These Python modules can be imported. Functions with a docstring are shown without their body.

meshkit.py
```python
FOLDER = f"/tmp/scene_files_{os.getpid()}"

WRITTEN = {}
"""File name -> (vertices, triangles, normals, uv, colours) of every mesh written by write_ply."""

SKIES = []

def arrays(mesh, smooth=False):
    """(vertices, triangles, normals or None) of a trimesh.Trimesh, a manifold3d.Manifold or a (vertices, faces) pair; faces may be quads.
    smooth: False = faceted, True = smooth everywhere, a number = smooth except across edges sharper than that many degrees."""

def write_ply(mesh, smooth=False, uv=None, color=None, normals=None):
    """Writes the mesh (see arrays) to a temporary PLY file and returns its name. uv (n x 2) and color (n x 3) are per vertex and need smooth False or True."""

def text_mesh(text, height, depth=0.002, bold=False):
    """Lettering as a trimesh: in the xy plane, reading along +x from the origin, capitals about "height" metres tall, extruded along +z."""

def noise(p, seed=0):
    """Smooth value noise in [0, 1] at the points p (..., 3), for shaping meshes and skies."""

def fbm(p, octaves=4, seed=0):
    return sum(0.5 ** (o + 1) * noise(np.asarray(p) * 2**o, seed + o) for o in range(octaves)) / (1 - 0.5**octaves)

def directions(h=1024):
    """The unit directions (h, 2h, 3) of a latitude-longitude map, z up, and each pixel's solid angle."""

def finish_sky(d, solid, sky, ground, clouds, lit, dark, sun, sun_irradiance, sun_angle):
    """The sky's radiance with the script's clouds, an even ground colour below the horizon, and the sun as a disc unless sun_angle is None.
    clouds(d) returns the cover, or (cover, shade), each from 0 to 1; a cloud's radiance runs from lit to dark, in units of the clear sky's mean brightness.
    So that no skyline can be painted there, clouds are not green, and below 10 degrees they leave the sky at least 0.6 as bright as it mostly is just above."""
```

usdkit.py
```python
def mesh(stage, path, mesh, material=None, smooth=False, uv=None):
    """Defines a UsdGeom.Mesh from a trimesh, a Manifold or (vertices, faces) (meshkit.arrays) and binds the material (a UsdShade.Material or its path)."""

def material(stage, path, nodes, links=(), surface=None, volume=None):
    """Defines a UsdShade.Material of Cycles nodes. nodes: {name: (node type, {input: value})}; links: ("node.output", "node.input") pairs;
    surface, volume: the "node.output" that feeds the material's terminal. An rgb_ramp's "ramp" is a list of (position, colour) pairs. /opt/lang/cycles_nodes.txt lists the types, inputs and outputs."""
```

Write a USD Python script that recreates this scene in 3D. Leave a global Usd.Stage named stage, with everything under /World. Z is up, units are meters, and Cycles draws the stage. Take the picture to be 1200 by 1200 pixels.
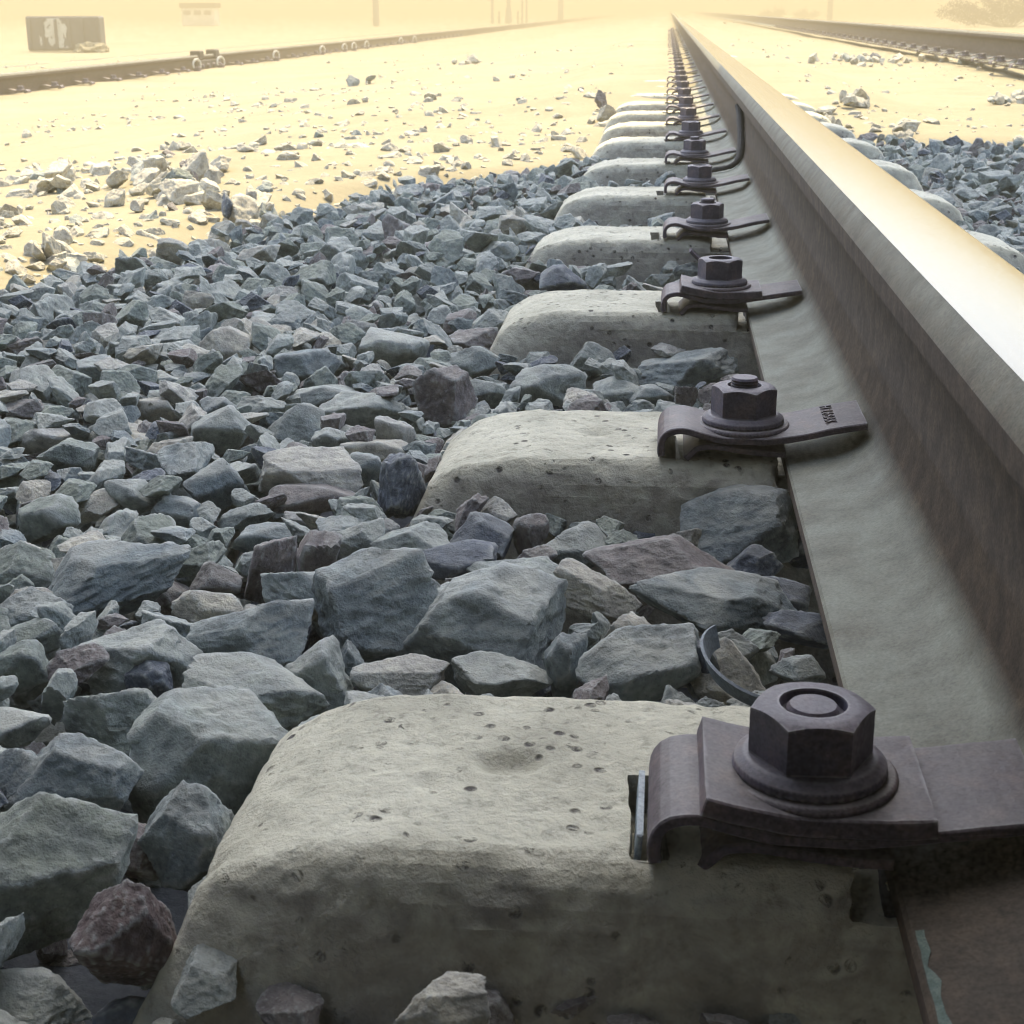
import math, random
import numpy as np, trimesh, manifold3d as m3d
from scipy.spatial.transform import Rotation as Rot
from shapely.geometry import LineString, Polygon
import meshkit, usdkit
from pxr import Usd, UsdGeom, UsdLux, UsdShade, Gf, Sdf, Vt

rng = np.random.default_rng(7)
random.seed(7)
stage = Usd.Stage.CreateInMemory()
UsdGeom.SetStageUpAxis(stage, 'Z'); UsdGeom.SetStageMetersPerUnit(stage, 1.0)
UsdGeom.Xform.Define(stage, '/World'); UsdGeom.Scope.Define(stage, '/World/Looks')
W = '/World/'

# ------------------------------------------------------------------ camera
F_PX, YAW, PITCH, ROLL = 1784.9, -0.0984, 0.3183, 0.0035          # focal length in pixels of a 1200 px wide picture
EYE = np.array([-0.1656, 0.0, 0.3119])
def cam_axes():
    cy, sy, cp, sp = math.cos(YAW), math.sin(YAW), math.cos(PITCH), math.sin(PITCH)
    f = np.array([sy * cp, cy * cp, -sp]); r = np.array([cy, -sy, 0.0]); d = np.cross(f, r)
    cr, sr = math.cos(ROLL), math.sin(ROLL)
    return np.array([cr * r + sr * d, -sr * r + cr * d, f])        # right, down, forward
AX = cam_axes()
cam = UsdGeom.Camera.Define(stage, W + 'camera')
M4 = np.eye(4); M4[0, :3], M4[1, :3], M4[2, :3], M4[3, :3] = AX[0], -AX[1], -AX[2], EYE
cam.AddTransformOp().Set(Gf.Matrix4d(M4.tolist()))
cam.CreateHorizontalApertureAttr(36.0); cam.CreateVerticalApertureAttr(36.0)
cam.CreateFocalLengthAttr(36.0 * F_PX / 1200)
cam.CreateClippingRangeAttr(Gf.Vec2f(0.02, 3000))
cam.CreateFStopAttr(45.0); cam.CreateFocusDistanceAttr(1.0)
cam.CreateExposureAttr(2.72)

# ------------------------------------------------------------------ daylight
SUN_EL, SUN_AZ = math.radians(58), math.radians(6)                 # azimuth from +y (ahead along the track) towards +x
SUN = np.array([math.sin(SUN_AZ) * math.cos(SUN_EL), math.cos(SUN_AZ) * math.cos(SUN_EL), math.sin(SUN_EL)])
sun = UsdLux.DistantLight.Define(stage, W + 'sun')
sun.CreateIntensityAttr(0.5); sun.CreateAngleAttr(0.5); sun.CreateColorAttr(Gf.Vec3f(1.0, 0.78, 0.40))
sun.GetPrim().CreateAttribute('inputs:normalize', Sdf.ValueTypeNames.Bool).Set(True)
zax = SUN; xax = np.cross([0, 0, 1], zax); xax /= np.linalg.norm(xax); yax = np.cross(zax, xax)
ML = np.eye(4); ML[0, :3], ML[1, :3], ML[2, :3] = xax, yax, zax
sun.AddTransformOp().Set(Gf.Matrix4d(ML.tolist()))
usdkit.material(stage, W + 'Looks/sky_look', {
    'sky': ('sky_texture', dict(sky_type='single_scattering', sun_disc=False, sun_elevation=SUN_EL, sun_rotation=SUN_AZ, aerosol_density=1.9, air_density=1.0, ozone_density=0.8)),
    'bg': ('background_shader', dict(strength=0.15))}, [('sky.color', 'bg.color')], surface='bg.background')
dome = UsdLux.DomeLight.Define(stage, W + 'sky')
UsdShade.MaterialBindingAPI.Apply(dome.GetPrim()).Bind(UsdShade.Material.Get(stage, W + 'Looks/sky_look'))
dome.GetPrim().SetCustomDataByKey('kind', 'structure')

# ------------------------------------------------------------------ helpers
used = {}
def numbered(path):
    n = used.get(path, 0); used[path] = n + 1
    return path if n == 0 else f'{path}_{n:03d}'
def tag(p, label=None, cat=None, group=None, kind=None):
    p = p.GetPrim() if hasattr(p, 'GetPrim') else p
    for k, v in (('label', label), ('category', cat), ('group', group), ('kind', kind)):
        if v: p.SetCustomDataByKey(k, v)
    return p
def thing(name, label=None, cat=None, loc=(0, 0, 0), group=None, kind=None):
    x = UsdGeom.Xform.Define(stage, numbered(W + name))
    x.AddTranslateOp().Set(Gf.Vec3d(*map(float, loc)))
    return tag(x, label, cat, group, kind)
def obj(name, mesh, mat, parent=None, smooth=30):
    base = (str(parent.GetPath()) if parent is not None else '/World') + '/' + name
    o = usdkit.mesh(stage, numbered(base), mesh, L[mat], smooth=smooth).GetPrim()
    if getattr(mesh, 'metadata', {}).get('wear'): wear_edges(o, 3.0, 0.22)
    return o
def dup(src, loc, label=None, group=None, rotz=0):
    x = UsdGeom.Xform.Define(stage, numbered('/World/' + src.GetName().rstrip('0123456789').rstrip('_')))
    x.GetPrim().GetReferences().AddInternalReference(src.GetPath())
    p = x.GetPrim()
    p.CreateAttribute('xformOp:translate', Sdf.ValueTypeNames.Double3).Set(Gf.Vec3d(*map(float, loc))); ops = ['xformOp:translate']
    if rotz: p.CreateAttribute('xformOp:rotateZ', Sdf.ValueTypeNames.Float).Set(float(rotz)); ops.append('xformOp:rotateZ')
    x.GetXformOpOrderAttr().Set(ops); p.SetInstanceable(True)
    return tag(p, label, None, group)
def cat(ms): return trimesh.util.concatenate(ms)
def box(x0, x1, y0, y1, z0, z1):
    return trimesh.creation.box(bounds=[[x0, y0, z0], [x1, y1, z1]])
def cbox(x0, x1, y0, y1, z0, z1, c=0.01):                          # chamfered box
    p = []
    for sx, x in ((1, x0), (-1, x1)):
        for sy, y in ((1, y0), (-1, y1)):
            for sz, z in ((1, z0), (-1, z1)):
                p += [(x + sx * c, y + sy * c, z), (x + sx * c, y, z + sz * c), (x, y + sy * c, z + sz * c)]
    return trimesh.convex.convex_hull(np.array(p))
def extrude_xz(poly, y0, y1):                                      # a polygon of the x-z plane, extruded along y
    m = trimesh.creation.extrude_polygon(poly, y1 - y0, engine='earcut')
    v = np.array(m.vertices); m.vertices = np.stack([v[:, 0], y0 + v[:, 2], v[:, 1]], 1); m.invert()
    return m
def tube(pts, r, n=8):
    pts = np.asarray(pts, float); r = np.broadcast_to(np.asarray(r, float), len(pts)); t = np.gradient(pts, axis=0); t /= np.linalg.norm(t, axis=1)[:, None]
    up = np.array([0.3, 0.2, 1.0]); rings = []
    for p, d, rr in zip(pts, t, r):
        a = np.cross(d, up); a /= np.linalg.norm(a); b = np.cross(d, a)
        th = np.arange(n) * 2 * math.pi / n
        rings.append(p + rr * (np.cos(th)[:, None] * a + np.sin(th)[:, None] * b))
    v = np.vstack(rings); f = []
    for i in range(len(pts) - 1):
        for k in range(n):
            a, b = i * n + k, i * n + (k + 1) % n
            f += [(a, b, b + n), (a, b + n, a + n)]
    for base, o in ((0, 1), ((len(pts) - 1) * n, -1)):
        for k in range(1, n - 1): f.append((base, base + k + 1, base + k)[::o] if o == 1 else (base, base + k, base + k + 1))
    m = trimesh.Trimesh(v, f, process=False); m.fix_normals(); return m
def to_tm(man):
    g = man.to_mesh(); return trimesh.Trimesh(np.array(g.vert_properties[:, :3]), np.array(g.tri_verts), process=False)
def to_man(m):
    return m3d.Manifold(m3d.Mesh(np.array(m.vertices, np.float32), np.array(m.faces, np.uint32)))
def project(p):
    q = (np.atleast_2d(p) - EYE) @ AX.T
    return 600 + F_PX * q[:, :2] / q[:, 2:], q[:, 2]
def at(u, v, z):                                                   # the point of the plane at height z seen at a pixel of the photograph
    d = AX.T @ np.array([(u - 600) / F_PX, (v - 600) / F_PX, 1.0]); t = (z - EYE[2]) / d[2]
    return EYE + t * d
def smooth01(x): x = np.clip(x, 0, 1); return x * x * (3 - 2 * x)

# ------------------------------------------------------------------ materials
L = {}
def look(name, nodes, links, surface='p.BSDF', volume=None):
    L[name] = usdkit.material(stage, W + 'Looks/' + name, nodes, links, surface=surface, volume=volume)

def wear_edges(prim, gain=4.5, cut=0.35):
    """a primvar high on convex edges: worn iron edges, painted edge highlights on stone"""
    m = UsdGeom.Mesh(prim); P = np.array(m.GetPointsAttr().Get(), float); F = np.array(m.GetFaceVertexIndicesAttr().Get()).reshape(-1, 3)
    key = np.unique(np.round(P / (np.ptp(P, axis=0).max() * 1e-5)).astype(np.int64), axis=0, return_inverse=True)[1].ravel(); n = key.max() + 1
    Q = np.zeros((n, 3)); Q[key] = P; f = key[F]; e = np.vstack([f[:, [0, 1]], f[:, [1, 2]], f[:, [2, 0]]])
    nb = np.zeros((n, 3)); c = np.zeros(n); np.add.at(nb, e[:, 0], Q[e[:, 1]]); np.add.at(c, e[:, 0], 1)
    nr = np.zeros((n, 3)); g = np.cross(Q[f[:, 1]] - Q[f[:, 0]], Q[f[:, 2]] - Q[f[:, 0]])
    for k in range(3): np.add.at(nr, f[:, k], g)
    nr /= np.linalg.norm(nr, axis=1)[:, None] + 1e-12
    h = ((Q - nb / np.maximum(c, 1)[:, None]) * nr).sum(1); ln = np.linalg.norm(Q[e[:, 0]] - Q[e[:, 1]], axis=1).mean()
    w = np.clip(h / ln * gain - cut, 0, 1)
    UsdGeom.PrimvarsAPI(m).CreatePrimvar('wear', Sdf.ValueTypeNames.FloatArray, 'vertex').Set(Vt.FloatArray.FromNumpy(w[key].astype(np.float32)))
def rock_look(name, ramp, dust=(0.37, 0.375, 0.31), dust_amt=0.78, freq=1.0):
    look(name, {
        'geo': ('geometry', {}), 'info': ('object_info', {}),
        'var': ('rgb_ramp', dict(ramp=ramp)),
        'n1': ('noise_texture', dict(scale=70 * freq, detail=4, roughness=0.66)),
        'n2': ('noise_texture', dict(scale=420 * freq, detail=2, roughness=0.7)),
        'n3': ('noise_texture', dict(scale=24 * freq, detail=3, roughness=0.6, distortion=0.6)),
        'mot': ('rgb_ramp', dict(ramp=[(0.28, (0.55, 0.56, 0.60)), (0.5, (0.95, 0.96, 0.98)), (0.72, (1.45, 1.43, 1.36))])),
        'spk': ('rgb_ramp', dict(ramp=[(0.30, (0.6, 0.6, 0.64)), (0.45, (1, 1, 1)), (0.62, (1, 1, 1)), (0.75, (1.5, 1.48, 1.42))])),
        'm1': ('mix', dict(mix_type='multiply', fac=1.0)), 'm2': ('mix', dict(mix_type='multiply', fac=0.7)),
        'sep': ('separate_xyz', {}),
        'up': ('map_range', dict(from_min=0.25, from_max=0.9, to_min=0.0, to_max=1.0, clamp=True)),
        'dn': ('map_range', dict(from_min=0.34, from_max=0.66, to_min=0.0, to_max=1.0, clamp=True)),
        'dm': ('math', dict(math_type='multiply')), 'dm2': ('math', dict(math_type='multiply', value2=dust_amt)),  # settled dust on tops, strengthened to put top light into the colour
        'mix': ('mix', dict(mix_type='mix', color2=dust)),
        'at': ('attribute', dict(attribute='wear')), 'wm': ('math', dict(math_type='multiply')), 'wr': ('map_range', dict(from_min=0.35, from_max=0.6, to_min=0.15, to_max=0.75, clamp=True)),
        'we': ('mix', dict(mix_type='mix', color2=(0.36, 0.375, 0.34))),  # edge highlights of the stones put into the colour
        'b1': ('bump', dict(strength=0.7, distance=0.0035)), 'b2': ('bump', dict(strength=0.7, distance=0.0011)),
        'p': ('principled_bsdf', dict(roughness=0.82, specular_ior_level=0.3))},
        [('geo.position', 'n1.vector'), ('geo.position', 'n2.vector'), ('geo.position', 'n3.vector'), ('info.random', 'var.fac'),
         ('n1.fac', 'mot.fac'), ('n2.fac', 'spk.fac'), ('var.color', 'm1.color1'), ('mot.color', 'm1.color2'), ('m1.color', 'm2.color1'), ('spk.color', 'm2.color2'),
         ('geo.normal', 'sep.vector'), ('sep.z', 'up.value'), ('n3.fac', 'dn.value'), ('up.result', 'dm.value1'), ('dn.result', 'dm.value2'),
         ('dm.value', 'dm2.value1'), ('dm2.value', 'mix.fac'), ('m2.color', 'mix.color1'),
         ('n1.fac', 'b1.height'), ('n2.fac', 'b2.height'), ('b1.normal', 'b2.normal'), ('b2.normal', 'p.normal'), ('at.fac', 'wm.value1'), ('n1.fac', 'wr.value'), ('wr.result', 'wm.value2'), ('wm.value', 'we.fac'), ('mix.color', 'we.color1'), ('we.color', 'p.base_color')])
rock_look('stone_blue', [(0, (0.135, 0.165, 0.162)), (0.35, (0.175, 0.205, 0.197)), (0.7, (0.22, 0.25, 0.232)), (1, (0.155, 0.187, 0.182))])
rock_look('stone_grey', [(0, (0.20, 0.225, 0.20)), (0.4, (0.245, 0.27, 0.237)), (0.75, (0.29, 0.31, 0.268)), (1, (0.22, 0.25, 0.22))])
rock_look('stone_brown', [(0, (0.145, 0.125, 0.115)), (0.5, (0.185, 0.163, 0.148)), (1, (0.16, 0.145, 0.13))], dust_amt=0.3)
rock_look('stone_rust', [(0, (0.09, 0.066, 0.06)), (1, (0.11, 0.082, 0.075))], dust_amt=0.1)
rock_look('stone_pale', [(0, (0.34, 0.32, 0.25)), (0.5, (0.40, 0.38, 0.30)), (1, (0.30, 0.30, 0.26))], dust_amt=0.2)
rock_look('stone_dusty', [(0, (0.34, 0.315, 0.24)), (1, (0.44, 0.41, 0.31))], dust=(0.44, 0.41, 0.32), dust_amt=0.8)  # paler copy for stones in the sun, glare put into the colour
rock_look('stone_dark', [(0, (0.08, 0.095, 0.115)), (1, (0.11, 0.125, 0.14))], dust_amt=0.3)
rock_look('stone_green', [(0, (0.17, 0.195, 0.165)), (1, (0.21, 0.235, 0.195))], dust=(0.24, 0.26, 0.19), dust_amt=0.6)

look('concrete', {
    'geo': ('geometry', {}), 'sep': ('separate_xyz', {}),
    'n1': ('noise_texture', dict(scale=16, detail=6, roughness=0.6)), 'n2': ('noise_texture', dict(scale=130, detail=5, roughness=0.65)),
    'n3': ('noise_texture', dict(scale=620, detail=3, roughness=0.6)), 'n4': ('noise_texture', dict(scale=38, detail=6, roughness=0.7, distortion=0.4)),
    'vor': ('voronoi_texture', dict(scale=95, randomness=1.0)),
    'base': ('rgb_ramp', dict(ramp=[(0.25, (0.34, 0.33, 0.25)), (0.5, (0.50, 0.485, 0.37)), (0.75, (0.60, 0.583, 0.455))])),
    'fine': ('rgb_ramp', dict(ramp=[(0.27, (0.42, 0.42, 0.40)), (0.44, (0.93, 0.93, 0.93)), (0.7, (1.10, 1.10, 1.08))])),
    'm1': ('mix', dict(mix_type='multiply', fac=0.8)),
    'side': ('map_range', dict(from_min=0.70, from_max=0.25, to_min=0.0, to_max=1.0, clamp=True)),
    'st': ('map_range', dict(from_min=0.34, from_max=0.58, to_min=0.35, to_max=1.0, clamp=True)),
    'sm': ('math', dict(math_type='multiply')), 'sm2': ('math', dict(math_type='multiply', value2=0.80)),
    'grime': ('mix', dict(mix_type='mix', color2=(0.20, 0.180, 0.155))),  # side faces toned darker and browner than the tops
    'pit': ('map_range', dict(from_min=0.16, from_max=0.27, to_min=0.0, to_max=1.0, clamp=True)),
    'pn': ('map_range', dict(from_min=0.51, from_max=0.60, to_min=1.0, to_max=0.0, clamp=True)),
    'pm': ('math', dict(math_type='maximum')),
    'pc': ('mix', dict(mix_type='mix', color1=(0.085, 0.078, 0.068))),
    'b1': ('bump', dict(strength=0.8, distance=0.003)), 'b2': ('bump', dict(strength=0.8, distance=0.002)), 'b3': ('bump', dict(strength=0.6, distance=0.0008)),
    'p': ('principled_bsdf', dict(roughness=0.88, specular_ior_level=0.25))},
    [('geo.position', x + '.vector') for x in ('n1', 'n2', 'n3', 'n4', 'vor')] +
    [('n1.fac', 'base.fac'), ('n2.fac', 'fine.fac'), ('base.color', 'm1.color1'), ('fine.color', 'm1.color2'),
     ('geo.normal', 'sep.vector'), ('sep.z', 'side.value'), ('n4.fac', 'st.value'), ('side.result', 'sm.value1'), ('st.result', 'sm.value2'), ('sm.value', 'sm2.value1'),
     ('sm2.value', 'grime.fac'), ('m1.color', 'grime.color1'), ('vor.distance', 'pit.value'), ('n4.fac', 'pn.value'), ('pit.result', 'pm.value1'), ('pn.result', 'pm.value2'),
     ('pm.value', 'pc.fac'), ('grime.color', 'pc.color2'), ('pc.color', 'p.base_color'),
     ('n2.fac', 'b1.height'), ('pm.value', 'b2.height'), ('n3.fac', 'b3.height'), ('b1.normal', 'b2.normal'), ('b2.normal', 'b3.normal'), ('b3.normal', 'p.normal')])

def iron_look(name, c_lo, c_mid, c_hi, dust, dust_amt, rough=0.62, scale=1.0, stain=None, up=(0.60, 0.96), spec=0.25):
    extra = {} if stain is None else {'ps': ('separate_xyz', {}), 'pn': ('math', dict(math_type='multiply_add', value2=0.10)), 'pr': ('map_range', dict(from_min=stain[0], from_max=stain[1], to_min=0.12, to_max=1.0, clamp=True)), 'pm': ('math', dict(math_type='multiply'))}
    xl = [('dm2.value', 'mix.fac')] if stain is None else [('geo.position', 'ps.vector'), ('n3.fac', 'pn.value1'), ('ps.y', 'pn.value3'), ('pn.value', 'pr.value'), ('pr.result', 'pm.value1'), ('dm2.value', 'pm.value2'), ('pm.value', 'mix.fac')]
    look(name, {**extra,
        'geo': ('geometry', {}), 'sep': ('separate_xyz', {}),
        'n1': ('noise_texture', dict(scale=60 * scale, detail=7, roughness=0.68)), 'n2': ('noise_texture', dict(scale=520 * scale, detail=4, roughness=0.7)),
        'n3': ('noise_texture', dict(scale=28 * scale, detail=5, roughness=0.6)),
        'base': ('rgb_ramp', dict(ramp=[(0.28, c_lo), (0.5, c_mid), (0.72, c_hi)])),
        'fine': ('rgb_ramp', dict(ramp=[(0.3, (0.6, 0.6, 0.6)), (0.5, (1, 1, 1)), (0.72, (1.35, 1.35, 1.35))])),
        'm1': ('mix', dict(mix_type='multiply', fac=0.95)), 'dk': ('mix', dict(mix_type='multiply', fac=0.55, color1=dust)),
        'up': ('map_range', dict(from_min=up[0], from_max=up[1], to_min=0.0, to_max=1.0, clamp=True)),
        'dn': ('map_range', dict(from_min=0.30, from_max=0.62, to_min=0.55, to_max=1.0, clamp=True)),
        'dm': ('math', dict(math_type='multiply')), 'dm2': ('math', dict(math_type='multiply', value2=dust_amt)),
        'mix': ('mix', dict(mix_type='mix')),
        'at': ('attribute', dict(attribute='wear')), 'we': ('mix', dict(mix_type='mix', color2=(0.30, 0.29, 0.28))), 'wm': ('math', dict(math_type='multiply', value2=0.8)),
        'b1': ('bump', dict(strength=0.4, distance=0.001)), 'b2': ('bump', dict(strength=0.45, distance=0.0004)),
        'p': ('principled_bsdf', dict(roughness=rough, specular_ior_level=spec))},
        [('geo.position', x + '.vector') for x in ('n1', 'n2', 'n3')] +
        [('n1.fac', 'base.fac'), ('n2.fac', 'fine.fac'), ('base.color', 'm1.color1'), ('fine.color', 'm1.color2'), ('geo.normal', 'sep.vector'), ('sep.z', 'up.value'),
         ('n3.fac', 'dn.value'), ('up.result', 'dm.value1'), ('dn.result', 'dm.value2'), ('dm.value', 'dm2.value1'), ('m1.color', 'mix.color1'), ('fine.color', 'dk.color2'), ('dk.color', 'mix.color2'), ('at.fac', 'wm.value1'), ('wm.value', 'we.fac'), ('mix.color', 'we.color1'),
         ('we.color', 'p.base_color'), ('n1.fac', 'b1.height'), ('n2.fac', 'b2.height'), ('b1.normal', 'b2.normal'), ('b2.normal', 'p.normal')] + xl)
iron_look('rail_steel', (0.040, 0.030, 0.022), (0.070, 0.053, 0.038), (0.115, 0.084, 0.055), (0.29, 0.305, 0.245), 0.92, rough=0.75, stain=(0.545, 0.615), up=(0.34, 0.72), spec=0.15)  # foot dust thins toward the near end, leaving it darker there
iron_look('clip_iron', (0.052, 0.045, 0.056), (0.092, 0.074, 0.084), (0.165, 0.120, 0.105), (0.24, 0.23, 0.20), 0.5, rough=0.55)
iron_look('nut_iron', (0.044, 0.042, 0.058), (0.075, 0.066, 0.084), (0.13, 0.10, 0.10), (0.19, 0.18, 0.18), 0.55, rough=0.5)
iron_look('bright_strip', (0.20, 0.25, 0.27), (0.28, 0.33, 0.34), (0.34, 0.39, 0.38), (0.34, 0.37, 0.36), 0.3, rough=0.45)
iron_look('pale_paint', (0.05, 0.075, 0.065), (0.11, 0.16, 0.135), (0.20, 0.25, 0.21), (0.22, 0.27, 0.22), 0.2, rough=0.8, scale=3.0)
iron_look('shard_grey', (0.10, 0.125, 0.145), (0.14, 0.17, 0.185), (0.18, 0.205, 0.215), (0.22, 0.24, 0.24), 0.4, rough=0.6)
iron_look('black_rubber', (0.018, 0.018, 0.018), (0.028, 0.027, 0.026), (0.04, 0.038, 0.035), (0.12, 0.11, 0.09), 0.3, rough=0.7)
look('head_shine', {
    'geo': ('geometry', {}), 'map': ('mapping', dict(scale=(300, 2.0, 300))), 'n': ('noise_texture', dict(scale=1.0, detail=4, roughness=0.6)),
    'r': ('map_range', dict(from_min=0.3, from_max=0.7, to_min=0.09, to_max=0.13, clamp=True)),
    'c': ('rgb_ramp', dict(ramp=[(0.3, (0.155, 0.13, 0.082)), (0.7, (0.185, 0.156, 0.10))])),
    'p': ('principled_bsdf', dict(metallic=1.0))},
    [('geo.position', 'map.vector'), ('map.vector', 'n.vector'), ('n.fac', 'r.value'), ('r.result', 'p.roughness'), ('n.fac', 'c.fac'), ('c.color', 'p.base_color')])
look('dusty_ground', {  # pale fines put the sun glare on the ballast into the colour
    'geo': ('geometry', {}),
    'n1': ('noise_texture', dict(scale=1.3, detail=6, roughness=0.6)), 'n2': ('noise_texture', dict(scale=60, detail=5, roughness=0.7)), 'n3': ('noise_texture', dict(scale=420, detail=3, roughness=0.7)),
    'c': ('rgb_ramp', dict(ramp=[(0.3, (0.235, 0.21, 0.135)), (0.7, (0.285, 0.257, 0.172))])),
    'f': ('rgb_ramp', dict(ramp=[(0.3, (0.86, 0.86, 0.86)), (0.55, (1, 1, 1)), (0.7, (1.05, 1.05, 1.05))])),
    'm': ('mix', dict(mix_type='multiply', fac=0.8)),
    'b1': ('bump', dict(strength=0.4, distance=0.004)), 'b2': ('bump', dict(strength=0.4, distance=0.001)),
    'p': ('principled_bsdf', dict(roughness=0.95, specular_ior_level=0.15))},
    [('geo.position', x + '.vector') for x in ('n1', 'n2', 'n3')] +
    [('n1.fac', 'c.fac'), ('n2.fac', 'f.fac'), ('c.color', 'm.color1'), ('f.color', 'm.color2'), ('m.color', 'p.base_color'), ('n2.fac', 'b1.height'), ('n3.fac', 'b2.height'), ('b1.normal', 'b2.normal'), ('b2.normal', 'p.normal')])
def plain(name, lo, hi, scale=8.0, rough=0.8, bump=0.002, metallic=0.0):
    look(name, {'geo': ('geometry', {}), 'n': ('noise_texture', dict(scale=scale, detail=6, roughness=0.65)), 'c': ('rgb_ramp', dict(ramp=[(0.3, lo), (0.7, hi)])),
                'b': ('bump', dict(strength=0.4, distance=bump)), 'p': ('principled_bsdf', dict(roughness=rough, metallic=metallic))},
         [('geo.position', 'n.vector'), ('n.fac', 'c.fac'), ('c.color', 'p.base_color'), ('n.fac', 'b.height'), ('b.normal', 'p.normal')])
plain('grey_metal', (0.055, 0.06, 0.06), (0.09, 0.095, 0.09), 3.0, 0.6)
plain('worn_metal', (0.34, 0.34, 0.28), (0.5, 0.48, 0.40), 6.0, 0.7)
plain('pale_render', (0.48, 0.46, 0.38), (0.56, 0.54, 0.46), 4.0, 0.85)
plain('pole_concrete', (0.10, 0.11, 0.10), (0.15, 0.155, 0.14), 5.0, 0.85)
plain('roof_sheet', (0.10, 0.11, 0.12), (0.15, 0.16, 0.17), 2.0, 0.6)
plain('shed_wall', (0.035, 0.035, 0.04), (0.06, 0.06, 0.065), 2.0, 0.8)
plain('dry_twig', (0.15, 0.12, 0.09), (0.24, 0.20, 0.15), 40.0, 0.8)
plain('dry_leaf', (0.07, 0.055, 0.04), (0.13, 0.10, 0.07), 6.0, 0.8)
plain('straw', (0.35, 0.31, 0.20), (0.48, 0.43, 0.29), 20.0, 0.8)

# ------------------------------------------------------------------ terrain
# the edge of the shade on the ground (x, y): everything nearer lies under the unseen roof
SHADE = np.array([(-2.2, -3.4), (-1.04, 1.93), (-0.72, 3.25), (0.42, 4.55), (0.80, 4.36), (3.4, 3.85)])
def past_shade(x, y):                                              # metres beyond the shade's edge, roughly; negative inside
    left = np.interp(y, SHADE[:4, 1], SHADE[:4, 0]) - x
    front = y - np.interp(x, SHADE[3:, 0], SHADE[3:, 1])
    return np.maximum(left, front)
def ground_z(x, y):
    x = np.asarray(x, float); y = np.asarray(y, float)
    ps = past_shade(x, y)
    bed = -0.150 + 0.108 * smooth01((ps + 0.12) / 0.34)  # raised past the shade edge to flatten ballast burnt out by sun
    bed = bed + 0.066 * smooth01((y - 4.9) / 1.6) * smooth01((0.85 - np.abs(x)) / 0.4)
    side = np.where(x < 0, smooth01((-0.9 - x) / 2.6) * 0.185, smooth01((x - 2.6) / 2.0) * 0.185)
    p = np.stack([x * 1.7, y * 1.7, x * 0], -1)
    amp = smooth01((past_shade(x, y) + 0.1) / 1.0)
    wob = (meshkit.fbm(p, 4, 3) - 0.5) * 0.050 * amp
    wob += (meshkit.fbm(p * 6.0, 3, 5) - 0.5) * 0.014 * amp
    far = np.clip((np.hypot(x, y) - 14) / 30, 0, 1)
    return bed - side + wob * (1 - 0.5 * far)
def grid_axis(fine, a, b, lo, hi):
    c = list(np.arange(a, b, fine)); s = fine
    while c[-1] < hi: s *= 1.13; c.append(c[-1] + s)
    s = fine
    while c[0] > lo: s *= 1.13; c.insert(0, c[0] - s)
    return np.array(c)
gx, gy = grid_axis(0.04, -3.2, 2.2, -400, 400), grid_axis(0.045, 0.3, 9, -60, 900)
X, Y = np.meshgrid(gx, gy, indexing='ij')
V = np.stack([X, Y, ground_z(X, Y)], -1).reshape(-1, 3)
n1, n2 = len(gx), len(gy)
I, J = np.meshgrid(np.arange(n1 - 1), np.arange(n2 - 1), indexing='ij'); a = (I * n2 + J).ravel()
G = usdkit.mesh(stage, numbered(W + 'ground'), (V, np.stack([a, a + n2, a + n2 + 1, a + 1], 1)), L['dusty_ground'], smooth=True)
tag(G, kind='structure')

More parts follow.
